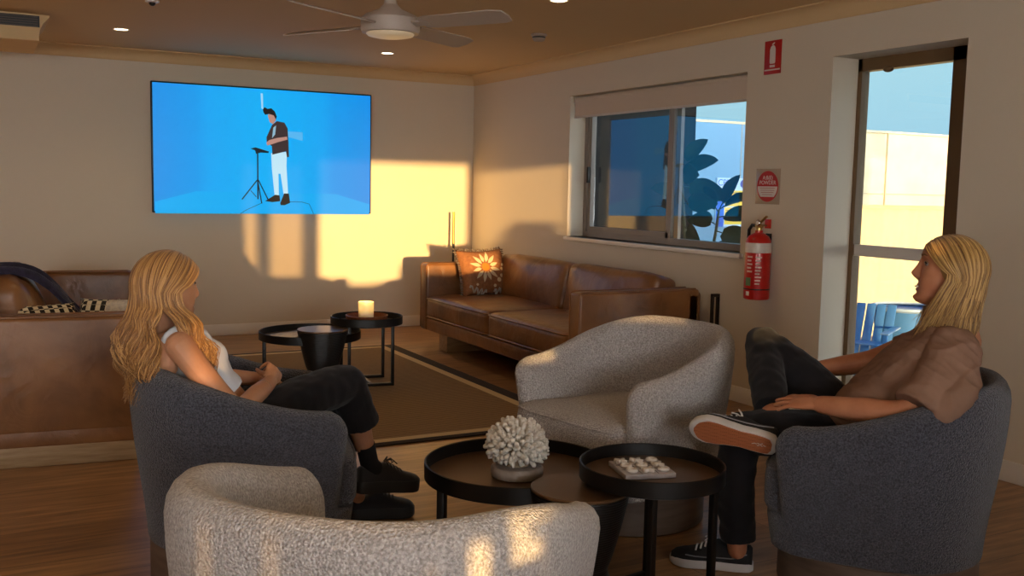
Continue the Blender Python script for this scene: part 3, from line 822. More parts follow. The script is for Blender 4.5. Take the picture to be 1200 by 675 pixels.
# ---- flower cushion
def cushion_mesh(w, h, th, n=22, pinch=.10):
    rings = []; m = MB()
    def S(i, j, s):
        u, v = -1+2*i/n, -1+2*j/n
        k = 1-pinch*(1-v*v)*abs(u)**3; l = 1-pinch*(1-u*u)*abs(v)**3
        zz = ((1-u**4)*(1-v**4))**.55 if abs(u) < 1 and abs(v) < 1 else 0
        return (u*w/2*k, v*h/2*l, s*th/2*zz)
    for s in (1, -1):
        vs = [S(i, j, s) for i in range(n+1) for j in range(n+1)]
        m.add(vs, [[i*(n+1)+j, (i+1)*(n+1)+j, (i+1)*(n+1)+j+1, i*(n+1)+j+1] for i in range(n) for j in range(n)])
    return m, S
def merged(o, d=1e-4):
    bm = bmesh.new(); bm.from_mesh(o.data); bmesh.ops.remove_doubles(bm, verts=bm.verts, dist=d); bmesh.ops.recalc_face_normals(bm, faces=bm.faces)
    bm.to_mesh(o.data); bm.free(); return o
M_fl = mat('rust cotton', '#9c6740', .9, c2='#8a5836', vs=40, bump=('noise', 250, .3))
M_flw = mat('cream felt', '#d9c29a', .9, bump=('noise', 250, .4)); M_flo = mat('orange felt', '#c47a2a', .9); M_fly = mat('ochre cotton', '#b98332', .9); M_fdk = mat('brown fringe', '#57402f', .95, c2='#8a7c70', vs=60)
fc = thing('flower_cushion', 'rust square cushion with a cream daisy and fringed edge on the sofa', 'cushion', (-.545, -1.47, .44)); fc.scale = (1.03, 1, .86)
FM = Matrix.Rotation(R(14), 4, 'Z') @ Matrix.Rotation(R(-14), 4, 'X') @ Matrix.Translation((0, .04, .235)) @ Matrix.Rotation(R(90), 4, 'X')
m, S = cushion_mesh(.48, .46, .17); m.xf(FM); merged(m.build('cover', M_fl, fc, smooth=60))
def on_cushion(x, y, lift=.003):
    u, v = max(-.97, min(.97, x/.24)), max(-.97, min(.97, y/.23))
    p = S((u+1)*11, (v+1)*11, 1); return V((x, y, p[2]+lift))
def patch(shape, mt, lift=.003):
    m = MB(); c = V((sum(p[0] for p in shape)/len(shape), sum(p[1] for p in shape)/len(shape)))
    rings = [[on_cushion(c.x+(x-c.x)*k, c.y+(y-c.y)*k, lift if k < 1 else lift-.003) for x, y in shape] for k in (1.0, .92, .6, .25)]
    m.loft(rings, False, True); m.xf(FM); return m
m = MB()
cx, cy = -.02, .045
for k in range(12):
    a = R(15+30*k); d = V((math.cos(a), math.sin(a))); e = V((-d.y, d.x)); r0, r1 = .047, (.155 if k % 3 else .135)
    sh = [tuple(V((cx, cy))+d*lerp(r0, r1, t)+e*(.018*s*math.sin(PI*min(1, max(.02, t))**.75))) for t, s in [(0, 1), (.25, 1), (.5, 1), (.75, 1), (1, .01), (.75, -1), (.5, -1), (.25, -1)]]
    q = patch(sh, None); m.add(q.v, q.f)
m.build('petals', M_flw, fc, smooth=60)
patch([(cx+.04*math.cos(2*PI*k/18), cy+.04*math.sin(2*PI*k/18)) for k in range(18)], None).build('flower_centre', M_flo, fc, smooth=60)
for (x, y, r) in [(.10, -.085, .022), (.135, -.045, .018), (.15, .02, .016), (.165, .06, .014), (.05, -.14, .016), (-.13, -.12, .012)]:
    patch([(x+r*math.cos(2*PI*k/12), y+r*math.sin(2*PI*k/12)) for k in range(12)], None).build('spot', M_flw, fc, smooth=60)
m = MB()
for sx in (-1, 1):
    pts = [on_cushion(sx*(.20-.16*t)+.0, -.20+.03*math.sin(t*22)+.055*(1-t)**2, .006) for t in [k/20 for k in range(21)]]
    m.tube(pts, .007, 6)
m.xf(FM); m.build('zigzag_trim', mat('pale braid', '#b9b2a8', .9), fc, smooth=60)
m = MB(); rf = random.Random(8)
for k in range(90):
    t = k/90*4; s = int(t); f = (t-s)*2-1
    x, y = [(1, f), (-f, 1), (-1, -f), (f, -1)][s]
    kx = 1-.10*(1-y*y)*abs(x)**3; ky = 1-.10*(1-x*x)*abs(y)**3
    p = V((x*.24*kx, y*.23*ky, 0)); d = V((x if abs(x) == 1 else 0, y if abs(y) == 1 else 0, rf.uniform(-.6, .6))).normalized()
    m.tube([p, p+d*.012, p+d*.026+V((0, 0, rf.uniform(-.008, .008)))], [.006, .008, .004], 5)
m.xf(FM); m.build('fringe', M_fdk, fc, smooth=60)

# ---- left sofa: loose pillow, checked cushions, throw (placed on the sofa in its own frame)
pl = thing('loose_cushion', 'plump tan leather cushion slumped forward under the navy throw on the left sofa', 'cushion', SLm @ V((.34, -.62, .445)), R(-6.6))
m = pad((0, 0, 0), (.23, .60, .38), (.055, .0, .03), .06, 9, 21, .006); m.xf(Matrix.Translation((0, 0, .195)) @ Matrix.Rotation(R(-9), 4, 'Y')); m.build('cover', M_leather, pl, smooth=60)
m = MB(); q = Matrix.Translation((0, 0, .195)) @ Matrix.Rotation(R(-9), 4, 'Y')
m.tube([q @ V((-.02, y, z)) for y, z in [(-.302, -.17), (-.308, -.05), (-.308, .08), (-.300, .17), (-.26, .207), (0, .222), (.26, .207), (.302, .1), (.302, -.17)]], .005, 6); m.build('piping', M_leather, pl, smooth=60)
def check_mat():
    m, nt, b = newmat('checked weave')
    tc = node(nt, 'ShaderNodeTexCoord'); ck = node(nt, 'ShaderNodeTexChecker', Scale=34.0)
    ck.inputs['Color1'].default_value = lin('#dccfae'); ck.inputs['Color2'].default_value = lin('#1d1815')
    nt.links.new(tc.outputs['Object'], ck.inputs['Vector']); nt.links.new(ck.outputs['Color'], b.inputs['Base Color']); b.inputs['Roughness'].default_value = .95
    return m
M_check = check_mat(); M_shag = mat('cream shag', '#b5aa9c', .95, c2='#d4c8b4', vs=40, bump=('noise', 120, 1))

kk = thing('checked_cushion', 'cushion with a black and cream checked front lying on the left sofa', 'cushion', SLm @ V((.55, -.90, .455)), R(20)); kk.scale = (.8, .8, .9)
m, S3 = cushion_mesh(.40, .40, .15, 16, .08); m.xf(Matrix.Translation((0, 0, .125)) @ Matrix.Rotation(R(52), 4, 'X')); merged(m.build('cover', M_check, kk, smooth=60))
k2 = thing('patterned_cushion', 'second cushion with checks and cream shag nearer the front of the left sofa', 'cushion', SLm @ V((.80, -.86, .455)), R(-25)); k2.scale = (.8, .8, .95)
m, S3 = cushion_mesh(.38, .38, .15, 16, .08); T_ = Matrix.Translation((0, 0, .13)) @ Matrix.Rotation(R(58), 4, 'X'); m.xf(T_); merged(m.build('cover', M_shag, k2, smooth=60))
m, S3 = cushion_mesh(.24, .375, .158, 16, .08); m.xf(T_ @ Matrix.Translation((-.06, 0, 0))); merged(m.build('checked_band', M_check, k2, smooth=60))
# navy throw: hangs over the tan pillow and the sofa back and trails onto the seat
M_navy = mat('navy knit', '#1d1a2c', .95, c2='#2b2740', vs=30, bump=('noise', 180, .6), sheen=.2)
th = thing('throw_blanket', 'dark navy throw draped over the tan pillow and back of the left sofa', 'throw', SLm @ V((0, 0, 0)), R(-6.6))
m = MB(); rows = []
path = spline([V((-.03, -.50, .60)), V((.01, -.52, .73)), V((.14, -.56, .835)), V((.30, -.60, .868)), V((.44, -.60, .845)), V((.54, -.56, .76)), V((.62, -.52, .66)), V((.69, -.50, .57))], 30)
for i, p in enumerate(path):
    t = (path[min(i+1, 30)]-path[max(i-1, 0)]).normalized(); nn = V((-t.z, 0, t.x)).normalized(); w = V((0, 1, 0)); r = []
    for j in range(25):
        v = (j/24-.5)*2; wd = lerp(.15, .11, i/30)
        r.append(p+w*v*wd+nn*(.012*math.sin(v*9+i*.12)+.006*math.sin(v*17-i*.2)+.018))
    r += [q-nn*.014 for q in r[::-1]]
    rows.append(r)
m.loft(rows); m.build('knit', M_navy, th, smooth=60)
# ================================================================ television
tv = thing('television', 'large wall-mounted flat television showing a musician against a blue backdrop', 'television', (-2.026, -.02, 1.615))
m = MB(); m.bx((-.957, -.045, -.541), (.957, -.005, .541), .006); m.build('housing', M_blackp, tv)
m = MB(); m.bx((-.6, -.005, -.35), (.6, .02, .35)); m.build('wall_bracket', M_black, tv, smooth=0)
def screen_mat():
    m, nt, b = newmat('blue studio picture')
    tc = node(nt, 'ShaderNodeTexCoord'); sp = node(nt, 'ShaderNodeSeparateXYZ'); nt.links.new(tc.outputs['Object'], sp.inputs[0])
    # a lit blue studio cyclorama: brighter in the middle, side panels darker
    mr = node(nt, 'ShaderNodeMath', operation='ABSOLUTE'); nt.links.new(sp.outputs['X'], mr.inputs[0])
    r = node(nt, 'ShaderNodeValToRGB'); e = r.color_ramp.elements
    e[0].position = .0; e[0].color = lin('#05aef6'); e[1].position = .95; e[1].color = lin('#058fe6')
    q = e.new(.5); q.color = lin('#06a4f2'); q = e.new(.60); q.color = lin('#0699ec')
    nt.links.new(mr.outputs[0], r.inputs['Fac'])
    b.inputs['Base Color'].default_value = (.005, .005, .006, 1); b.inputs['Roughness'].default_value = .3
    nt.links.new(r.outputs['Color'], b.inputs['Emission Color']); b.inputs['Emission Strength'].default_value = TV_E
    return m
TV_E = 1.0
m = MB(); m.bx((-.945, -.0465, -.529), (.945, -.0452, .529)); scr = m.build('screen', screen_mat(), tv, smooth=0)
def pic(name, c, shapes, lay=1, es=None):
    m = MB()
    for poly in shapes:
        m.prism([(x, -z) for x, z in poly], 0, .0004, Matrix.Translation((0, -.0466-.0005*lay, 0)) @ Matrix.Rotation(R(90), 4, 'X') @ Matrix.Diagonal((1, -1, 1, 1)))
    return m.build(name, mat('picture '+name, '#050505', .4, emit=c, es=TV_E if es is None else es), scr, smooth=0)
# picture coordinates: photo zoom px -> metres on the screen
def q(x, y): return ((x-522)/(851/1.89)+0.0, -(y-380+ (x-522)*.0285*(1-(y-122)/515))/(491/1.058))
def Q(*pts): return [q(*p) for p in pts]
pic('picture_floor', '#08abf3', [Q((100, 634), (100, 590), (250, 548), (800, 548), (945, 590), (945, 634))], 1)
pic('picture_light_patch', '#55b4ee', [Q((600, 296), (664, 296), (664, 332), (600, 318))], 2)
pic('picture_ceiling_rod', '#9fd2f4', [Q((497, 152), (506, 152), (507, 215), (500, 212))], 2)
pic('picture_trousers', '#bfe6f6', [Q((537, 388), (600, 380), (598, 440), (604, 550), (586, 552), (574, 470), (566, 470), (567, 557), (550, 557), (540, 450))], 3)
pic('picture_shirt', '#3a2c2c', [Q((541, 275), (560, 258), (590, 262), (603, 285), (606, 340), (608, 400), (600, 402), (596, 378), (542, 394), (540, 360), (520, 345), (519, 325))], 4)
pic('picture_tee', '#8fb8cc', [Q((546, 285), (557, 276), (553, 312), (541, 328))], 5)
pic('picture_face', '#b98a7c', [Q((524, 236), (540, 228), (556, 240), (556, 256), (545, 272), (532, 264))], 5)
pic('picture_arm', '#b98a7c', [Q((530, 336), (560, 326), (600, 318), (602, 330), (565, 342), (536, 354), (522, 358), (518, 346))], 5)
pic('picture_hair', '#1a1414', [Q((505, 216), (512, 206), (524, 212), (538, 208), (552, 220), (560, 240), (556, 252), (548, 236), (530, 232), (514, 236), (508, 228))], 6)
pic('picture_boots', '#15100f', [Q((512, 582), (546, 560), (552, 556), (570, 558), (572, 582), (540, 586)), Q((572, 590), (588, 550), (607, 550), (612, 588), (590, 598), (574, 598))], 6)
def seg(a, b, w):
    a, b = V(q(*a)), V(q(*b)); d = (b-a).normalized(); e = V((-d.y, d.x))*w/2
    return [tuple(a+e), tuple(b+e), tuple(b-e), tuple(a-e)]
pic('picture_stand', '#0c1420', [seg((484, 392), (484, 575), .012), seg((482, 498), (422, 577), .010), seg((486, 498), (525, 578), .010), seg((485, 510), (499, 592), .010), seg((456, 541), (478, 566), .006), Q((456, 374), (476, 368), (528, 382), (526, 388), (496, 388), (478, 394), (474, 380))], 6)
pic('picture_cord', '#0a4a72', [seg((500, 590), (440, 618), .005), seg((440, 618), (415, 634), .005)], 2)
pic('picture_cable', '#0a4a72', [seg((600, 584), (660, 584), .005), seg((660, 584), (690, 592), .005), seg((690, 592), (708, 632), .005)], 2)

# ================================================================ ceiling fan
fan = thing('ceiling_fan', 'pale four-bladed ceiling fan with a round motor hub', 'ceiling fan', (-2.36, -3.86, 2.4), R(31))
m = MB(); m.lathe([(.001, 0), (.062, 0), (.06, -.02), (.035, -.055), (.018, -.06), (.001, -.06)], n=32); m.build('canopy', M_white, fan)
m = MB(); m.lathe([(.013, -.05), (.013, -.15)], n=16); m.build('downrod', M_white, fan)
M_fanw = mat('fan enamel', '#b5a698', .45)
m = MB(); m.lathe([(.001, -.10), (.028, -.105), (.036, -.14), (.06, -.165), (.13, -.195), (.15, -.215), (.152, -.265), (.145, -.285), (.001, -.287)], n=48); m.build('motor_housing', M_fanw, fan, smooth=30)
m = MB(); m.lathe([(.118, -.283), (.124, -.288), (.116, -.298), (.08, -.306), (.001, -.308)], n=48); m.build('light_lens', mat('fan lens', '#e8dcc4', .4, emit='#ffd9a0', es=.15), fan, smooth=40)
for k in range(4):
    m = MB(); A = Matrix.Rotation(k*PI/2, 4, 'Z'); T = Matrix.Rotation(R(-16), 4, 'X')
    out = [(.20, -.055), (.26, -.068), (.64, -.072), (.70, -.055), (.712, 0), (.70, .052), (.66, .066), (.26, .06), (.20, .048)]
    m.prism(out, -.003, .003, A @ Matrix.Translation((0, 0, -.245)) @ T)
    b = m.build('blade', M_fanw, fan, smooth=30)
    m = MB(); m.box((.185, 0, 0), (.11, .05, .012), None, .004); m.xf(A @ Matrix.Translation((0, 0, -.245)) @ T); m.build('blade_bracket', M_fanw, b)

# ================================================================ downlights, detector, sprinkler
M_lamp = mat('lamp disc', '#fff4dc', .5, emit='#ffe2b0', es=14)
for i, (x, y, lab) in enumerate([(-3.33, -1.13, 'small lit round downlight left of the fan, over the television'), (-1.314, -1.096, 'small lit round downlight just below the fan hub'),
                                 (-1.324, -3.805, 'lit round downlight cut by the top edge right of the fan')]):
    d = thing('downlight', lab, 'downlight', (x, y, 2.4), 0, 'ceiling downlights')
    m = MB(); m.lathe([(.044, 0), (.056, 0), (.057, -.004), (.052, -.006), (.044, -.002)], n=32, cap0=False, cap1=False); m.build('trim_ring', M_white, d)
    m = MB(); m.lathe([(.001, -.0035), (.044, -.0025)], n=32, cap0=True, cap1=False); m.build('lens', M_lamp, d)
sd = thing('smoke_detector', 'small round smoke detector on the ceiling right of the fan', 'smoke detector', (-.80, -2.66, 2.4))
m = MB(); m.lathe([(.001, 0), (.055, 0), (.055, -.012), (.045, -.018), (.042, -.04), (.034, -.048), (.001, -.05)], n=32); m.build('body', mat('aged plastic', '#a89684', .5), sd, smooth=30)
m = MB(); m.lathe([(.0455, -.02), (.047, -.024), (.0455, -.028)], n=32, cap0=False, cap1=False); m.build('vent_ring', M_blackp, sd)
sp = thing('sensor', 'small ceiling sensor at the top edge above the television', 'ceiling sensor', (-3.31, -2.42, 2.4005))
m = MB(); m.lathe([(.001, 0), (.04, 0), (.04, -.008), (.03, -.012), (.001, -.013)], n=32); m.build('base', M_white, sp, smooth=30)
m = MB(); m.sphere((0, 0, -.013), (.02, .02, .018)); m.build('dome', M_blackp, sp)

# ================================================================ right wall: blind, signs, extinguisher
bl = thing('roller_blind', 'cream roller blind drawn a little way down the sliding window', 'roller blind', (.03, -2.845, 2.085))
M_blind = mat('blind fabric', '#cbbba8', .85, bump=('noise', 400, .15))
m = MB(); m.bx((.0, -1.03, -.165), (.0025, 1.03, -.03)); m.build('fabric', M_blind, bl, smooth=0)
m = MB(); m.tube([(.022, -1.035, -.03), (.022, 1.035, -.03)], .024, 20); m.build('roller_tube', M_blind, bl, smooth=50)
m = MB(); m.bx((-.004, -1.032, -.178), (.008, 1.032, -.16), .003); m.build('bottom_rail', M_alu_w, bl)
for s in (-1, 1):
    m = MB(); m.bx((-.005, s*1.041-.004, -.06), (.05, s*1.041+.004, 0), .002); m.build('end_bracket', M_white, bl)
m = MB(); m.tube([(.01, -1.052, -.03), (.01, -1.052, -.26)], .0022, 6); m.build('pull_chain', M_white, bl)

M_signR = mat('sign red', '#b3201c', .45); M_signW = mat('sign white', '#d9cfc8', .5); M_clear = mat('acrylic plate', '#ab9a86', .2)
YZ = lambda y, z, x: Matrix.Translation((x, y, z)) @ Matrix(((0, 0, -1, 0), (-1, 0, 0, 0), (0, 1, 0, 0), (0, 0, 0, 1)))   # local x -> -Y, local y -> Z, faces -X
s1 = thing('extinguisher_sign', 'small upright red sign with a white extinguisher symbol high on the wall', 'sign', (0, -4.122, 2.152))
m = MB(); m.bx((-.004, -.072, -.10), (0, .072, .10), .0015); m.build('plate', M_signR, s1)
def flat(shape, x=-.0046): 
    m = MB(); m.prism(shape, 0, .0006, YZ(0, 0, x)); return m
m = MB()
for shp in ([(-.02, -.038), (.02, -.038), (.024, -.03), (.024, .045), (.018, .062), (.008, .07), (-.008, .07), (-.018, .062), (-.024, .045), (-.024, -.03)],
            [(-.022, -.06), (.022, -.06), (.022, -.046), (-.022, -.046)], [(-.008, .073), (.004, .073), (.016, .084), (.012, .088), (-.008, .08)]):
    q_ = flat(shp); m.add(q_.v, q_.f)
m.build('symbol', M_signW, s1, smooth=0)
m = flat([(-.066, -.078), (.066, -.078), (.066, -.070), (-.066, -.070)]); m.build('rule', M_signW, s1, smooth=0)
s2 = thing('powder_sign', 'round red and white powder extinguisher sign on a square plate over the extinguisher', 'sign', (0, -4.128, 1.376))
m = MB(); m.bx((-.003, -.105, -.108), (0, .105, .108), .001); m.build('plate', M_clear, s2)
N = 40
disc = lambda r: [(r*math.cos(2*PI*k/N), r*math.sin(2*PI*k/N)) for k in range(N)]
m = flat(disc(.094), -.0037); m.build('disc', M_signR, s2, smooth=0)
low = [(r_*.086, z_) for r_, z_ in []]
arc = [(.086*math.cos(R(a)), .086*math.sin(R(a))) for a in range(183, 358, 6)]
band = [p for p in arc if p[1] > -.072]
lowp = [p for p in [(.086*math.cos(R(a)), .086*math.sin(R(a))) for a in range(180, 361, 4)] if p[1] >= -.064]
m = flat([p for p in lowp], -.0043); m.build('white_half', M_signW, s2, smooth=0)
text_obj('lettering', 'A:B(E)', .034, M_signW, s2, YZ(0, .052, -.0045)); text_obj('lettering', 'POWDER', .034, M_signW, s2, YZ(0, .022, -.0045))
m = MB()
for k, wd in enumerate((.13, .12, .11, .085)): 
    q_ = flat([(-wd/2, -.012-k*.013), (wd/2, -.012-k*.013), (wd/2, -.009-k*.013), (-wd/2, -.009-k*.013)], -.005); m.add(q_.v, q_.f)
m.build('small_print', mat('print red', '#a8605a', .6), s2, smooth=0)

ex = thing('fire_extinguisher', 'red fire extinguisher with a white label band hanging on the right wall', 'fire extinguisher', (-.085, -4.16, .69))
M_exr = mat('extinguisher red', '#b8120f', .3, coat=.4)
m = MB(); m.lathe([(.001, 0), (.07, 0), (.077, .006), (.078, .02), (.078, .33), (.074, .36), (.06, .385), (.035, .40), (.024, .405), (.024, .42), (.001, .42)], n=48); m.build('cylinder', M_exr, ex, smooth=30)
m = MB(); m.lathe([(.0786, .285), (.0786, .345)], n=48, cap0=False, cap1=False); m.build('label_band', M_signW, ex)
m = MB(); m.lathe([(.0786, .06), (.0786, .068)], n=48, cap0=False, cap1=False); m.build('black_band', M_blackp, ex)
def curved(a0, a1, z0, z1, r=.0792):
    m = MB(); nn = 8; m.loft([[(r*math.cos(R(a0+(a1-a0)*k/nn)), r*math.sin(R(a0+(a1-a0)*k/nn)), z) for k in range(nn+1)] for z in (z0, z1)], False, False, closed=False); return m
m = MB()
for k in range(9):
    q_ = curved(218, 246-(k % 3)*4, .255-k*.02, .263-k*.02); m.add(q_.v, q_.f)
for k in range(5):
    q_ = curved(178, 205-(k % 2)*5, .255-k*.022, .266-k*.022); m.add(q_.v, q_.f)
m.build('label_print', mat('print white', '#d8b8b0', .6), ex)
curved(172, 200, .085, .135).build('green_panel', mat('label green', '#5c7a52', .6), ex)
curved(176, 194, .025, .05).build('white_panel', M_signW, ex)
M_valve = mat('valve brass', '#b89a60', .3, metal=1)
m = MB(); m.lathe([(.018, .415), (.02, .45), (.014, .46)], n=20); m.bx((-.018, -.02, .435), (.018, .02, .455), .004); m.build('valve', M_valve, ex)
m = MB(); m.tube([(0, .015, .452), (0, -.02, .475), (0, -.06, .505)], [(.006, .012)]*3, 8); m.build('squeeze_lever', M_valve, ex)
m = MB(); m.tube([(0, .015, .442), (0, -.03, .452), (0, -.07, .45)], [(.005, .011)]*3, 8); m.build('carry_handle', M_valve, ex)
m = MB(); m.tube([(0, .02, .445), (0, .06, .45), (0, .088, .42), (0, .092, .3), (0, .09, .14)], .011, 10); m.build('hose', M_blackp, ex, smooth=60)
m = MB(); m.lathe([(.014, -.006), (.02, 0), (.014, .006)], (0, 0, 0), 16); m.xf(Matrix.Translation((-.02, -.01, .465)) @ Matrix.Rotation(R(90), 4, 'Y')); m.build('gauge', M_chrome, ex)
m = MB(); m.box((-.0, -.075, .462), (.006, .05, .055), None, .002); m.build('tag', M_exr, ex)
m = MB(); m.bx((.072, -.02, .1), (.0855, .02, .40)); m.build('wall_bracket', M_black, ex)

# ================================================================ slim pole behind the sofa end, dark board beside the sofa
po = thing('slim_pole', 'slim dark pole with a brass upper half in the sunlit corner behind the sofa', 'pole', (-.30, -.22, 0))
m = MB(); m.lathe([(.001, 0), (.075, 0), (.08, .008), (.03, .02), (.012, .03), (.001, .03)], n=32); m.build('foot', M_black, po)
m = MB(); m.tube([(0, 0, .025), (0, 0, .80)], .011, 12); m.build('lower_shaft', M_black, po)
m = MB(); m.tube([(0, 0, .80), (0, 0, 1.10)], .0105, 12); m.build('upper_shaft', M_brass, po)
lb = thing('leaning_frame', 'narrow dark frame standing between the near sofa arm and the right wall', 'frame', (-.05, -3.72, 0), 0)
m = MB()
m.bx((-.012, -.015, 0), (-.002, .015, .675), .002); m.bx((.033, -.015, 0), (.043, .015, .675), .002); m.bx((-.012, -.015, .655), (.043, .015, .675), .002); m.bx((-.012, -.012, .08), (.043, .012, .1), .002)
m.build('frame', mat('dark frame', '#2a211a', .5), lb)

# ================================================================ rug
rug = thing('area_rug', 'brown ribbed rug with dark edges and a cream border stripe under the far tables', 'rug', (-2.21, -2.55, 0))
def rugm():
    m, nt, b = newmat('ribbed sisal')
    tc = node(nt, 'ShaderNodeTexCoord')
    w = node(nt, 'ShaderNodeTexWave', Scale=9.0, Distortion=1.2, wave_type='BANDS', bands_direction='Y'); w.inputs['Detail Scale'].default_value = 3
    nt.links.new(tc.outputs['Object'], w.inputs['Vector'])
    r = node(nt, 'ShaderNodeValToRGB'); r.color_ramp.elements[0].color = lin('#705940'); r.color_ramp.elements[1].color = lin('#967a56')
    nt.links.new(w.outputs['Fac'], r.inputs['Fac']); nt.links.new(r.outputs['Color'], b.inputs['Base Color'])
    n = node(nt, 'ShaderNodeTexNoise', Scale=220.0); nt.links.new(tc.outputs['Object'], n.inputs['Vector'])
    bp = node(nt, 'ShaderNodeBump', Strength=.6, Distance=.004); nt.links.new(n.outputs['Fac'], bp.inputs['Height']); nt.links.new(bp.outputs[0], b.inputs['Normal'])
    b.inputs['Roughness'].default_value = .95; b.inputs['Specular IOR Level'].default_value = .1
    return m
hx, hy = .99, 1.51
m = MB(); m.bx((-hx, -hy, .0005), (hx, hy, .009), .003); m.build('dark_border', mat('dark brown weave', '#30241a', .95, bump=('noise', 200, .5)), rug)
def frame_ring(a, b, w, z0, z1):
    m = MB(); m.bx((-a, -b, z0), (a, -b+w, z1)); m.bx((-a, b-w, z0), (a, b, z1)); m.bx((-a, -b+w, z0), (-a+w, b-w, z1)); m.bx((a-w, -b+w, z0), (a, b-w, z1)); return m
frame_ring(hx-.10, hy-.05, .062, .009, .0098).build('cream_stripe', mat('cream weave', '#c4aa7e', .95, bump=('noise', 200, .5)), rug, smooth=0)
m = MB(); m.bx((-hx+.162, -hy+.112, .009), (hx-.162, hy-.112, .0096)); m.build('field', rugm(), rug, smooth=0)

# ================================================================ outdoors
gr = MB(); gr.bx((WT, -30, -.2), (60, 30, -.06)); struct(gr.build('ground', mat('paving', '#a8a296', .9, c2='#989086', vs=6)))
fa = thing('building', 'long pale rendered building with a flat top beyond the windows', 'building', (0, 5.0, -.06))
M_ren = mat('cream render', '#d8c7a0', .9, c2='#cfbd96', vs=2)
m = MB(); m.bx((2, 0, 0), (40, 4, 2.62)); m.build('wall', M_ren, fa, smooth=0)
m = MB(); m.bx((4.0, -.03, 0), (9.0, 0, 2.60)); m.build('blue_shade_face', mat('blue grey shade', '#6d93ad', .8), fa, smooth=0)  # blue shade on the cream render, put into this panel's colour
m = MB()
for z in (1.42, .2): m.bx((2, -.036, z), (40, .0, z+.012))
for x in (4, 7.7, 11.4, 15.1, 18.8): m.bx((x, -.034, 0), (x+.014, 0, 2.62))
m.build('joints', mat('render joint', '#a3987e', .9), fa, smooth=0)
m = MB(); m.bx((1.98, -.05, 2.60), (40, .2, 2.64)); m.build('parapet_cap', M_ren, fa, smooth=0)
fe = thing('pool_fence', 'cream corrugated fence with posts outside the tall window', 'fence', (2.75, -1.72, -.06), R(-8))
m = MB()
top = [(x, .010*math.sin(x*2*PI/.19)) for x in [k*.024 for k in range(0, 176)]]
m.loft([[(x, y, z) for x, y in top]+[(x, y+.02, z) for x, y in top[::-1]] for z in (0.02, 1.27)]); m.build('sheet', mat('cream steel', '#dcc996', .6), fe, smooth=40)
m = MB(); m.bx((0, -.03, 1.26), (4.2, .04, 1.30)); m.bx((0, -.03, .0), (4.2, .04, .05)); m.build('rail', mat('cream rail', '#c7b78d', .6), fe, smooth=0)
for k, x in enumerate((0, 1.78, 4.15)):
    m = MB(); m.bx((x, -.045, 0), (x+.05, .05, 1.72 if k == 1 else 1.31)); m.build('post', mat('post paint', '#8a8458', .6) if k == 1 else M_ren, fe, smooth=0)
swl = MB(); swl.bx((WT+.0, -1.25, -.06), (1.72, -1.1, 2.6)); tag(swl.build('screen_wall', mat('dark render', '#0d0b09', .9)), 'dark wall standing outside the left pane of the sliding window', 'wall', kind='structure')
cp = thing('first_aid_poster', 'blue and yellow resuscitation chart seen through the sliding window', 'poster', (7.50, 4.93, 1.13))
m = MB(); m.bx((-.34, -.004, -.40), (.34, .03, .46)); m.build('board', mat('poster white', '#a9c4dc', .6), cp, smooth=0)
m = MB(); m.bx((-.34, -.008, -.40), (-.17, -.004, .27)); m.build('blue_column', mat('poster blue', '#2456b8', .6), cp, smooth=0)
m = MB(); m.bx((-.15, -.008, -.36), (.32, -.004, -.06)); m.bx((-.15, -.008, -.04), (.32, -.004, .24)); m.build('yellow_panels', mat('poster yellow', '#d8bc3c', .6), cp, smooth=0)
XZ = lambda x, z, y: Matrix.Translation((x, y, z)) @ Matrix.Rotation(R(90), 4, 'X')
text_obj('title', 'CPR', .16, mat('poster title', '#1d4cae', .6), cp, XZ(-.18, .37, -.006))
m = MB()
for z in (-.30, -.24, -.18, -.12, .02, .08, .14, .19): m.bx((-.13, -.009, z), (.10+(z*50 % 3)*.06, -.008, z+.018))
m.build('print_lines', mat('poster ink', '#7c6e3c', .6), cp, smooth=0)
m = MB(); m.lathe([(.001, 0), (.07, 0), (.07, .004), (.001, .004)], n=24); m.xf(XZ(.25, .36, -.004)); m.build('round_mark', mat('poster mark', '#2a3f8c', .6), cp)

# ---- big-leaved plant outside the sliding window
pt = thing('leafy_plant', 'plant with large paddle-shaped leaves outside the right pane of the sliding window', 'plant', (1.15, -1.9, -.06))
M_leaf = mat('dark leaf', '#1f3526', .45, c2='#294430', vs=6); M_stem = mat('plant stem', '#5a5a40', .7)
def leaf(m, base, d, L, W, droop, roll):
    d = V(d).normalized(); up = V((0, 0, 1)); side = d.cross(up).normalized() if abs(d.z) < .95 else V((1, 0, 0)); side = Matrix.Rotation(roll, 3, d) @ side; nrm = side.cross(d).normalized()
    rows = []
    for k in range(11):
        t = k/10; w = W*math.sin(PI*min(1, max(.0, t*.93+.05))**.8)**.8*(1 if t < 1 else .1); c = V(base)+d*L*t-V((0, 0, 1))*droop*L*t*t
        rows.append([c+side*w*q+nrm*(abs(q)*w*.28) for q in (-1, -.5, 0, .5, 1)])
    o = [p for r in rows for p in r]; lo = [p-nrm*.003 for p in o]; n = len(o)
    fs = []
    for k in range(10):
        for j in range(4):
            a = k*5+j; fs += [[a, a+1, a+6, a+5], [n+a, n+a+5, n+a+6, n+a+1]]
    rim = [k*5 for k in range(11)]+[51, 52, 53]+[k*5+4 for k in range(10, -1, -1)]+[3, 2, 1]
    for a, b in zip(rim, rim[1:]+rim[:1]): fs.append([a, a+n, b+n, b])
    m.add(o+lo, fs)
rp = random.Random(12)
stems = [[(0, 0, 0), (.03, .02, .6), (.02, .08, 1.2), (.0, .12, 1.62)], [(.02, -.02, 0), (.06, -.14, .5), (.08, -.26, .95), (.06, -.34, 1.25)]]
m = MB()
for s_ in stems: m.tube(spline([V(p) for p in s_], 14), [lerp(.022, .010, k/14) for k in range(15)], 8)
m.build('stem', M_stem, pt, smooth=60)
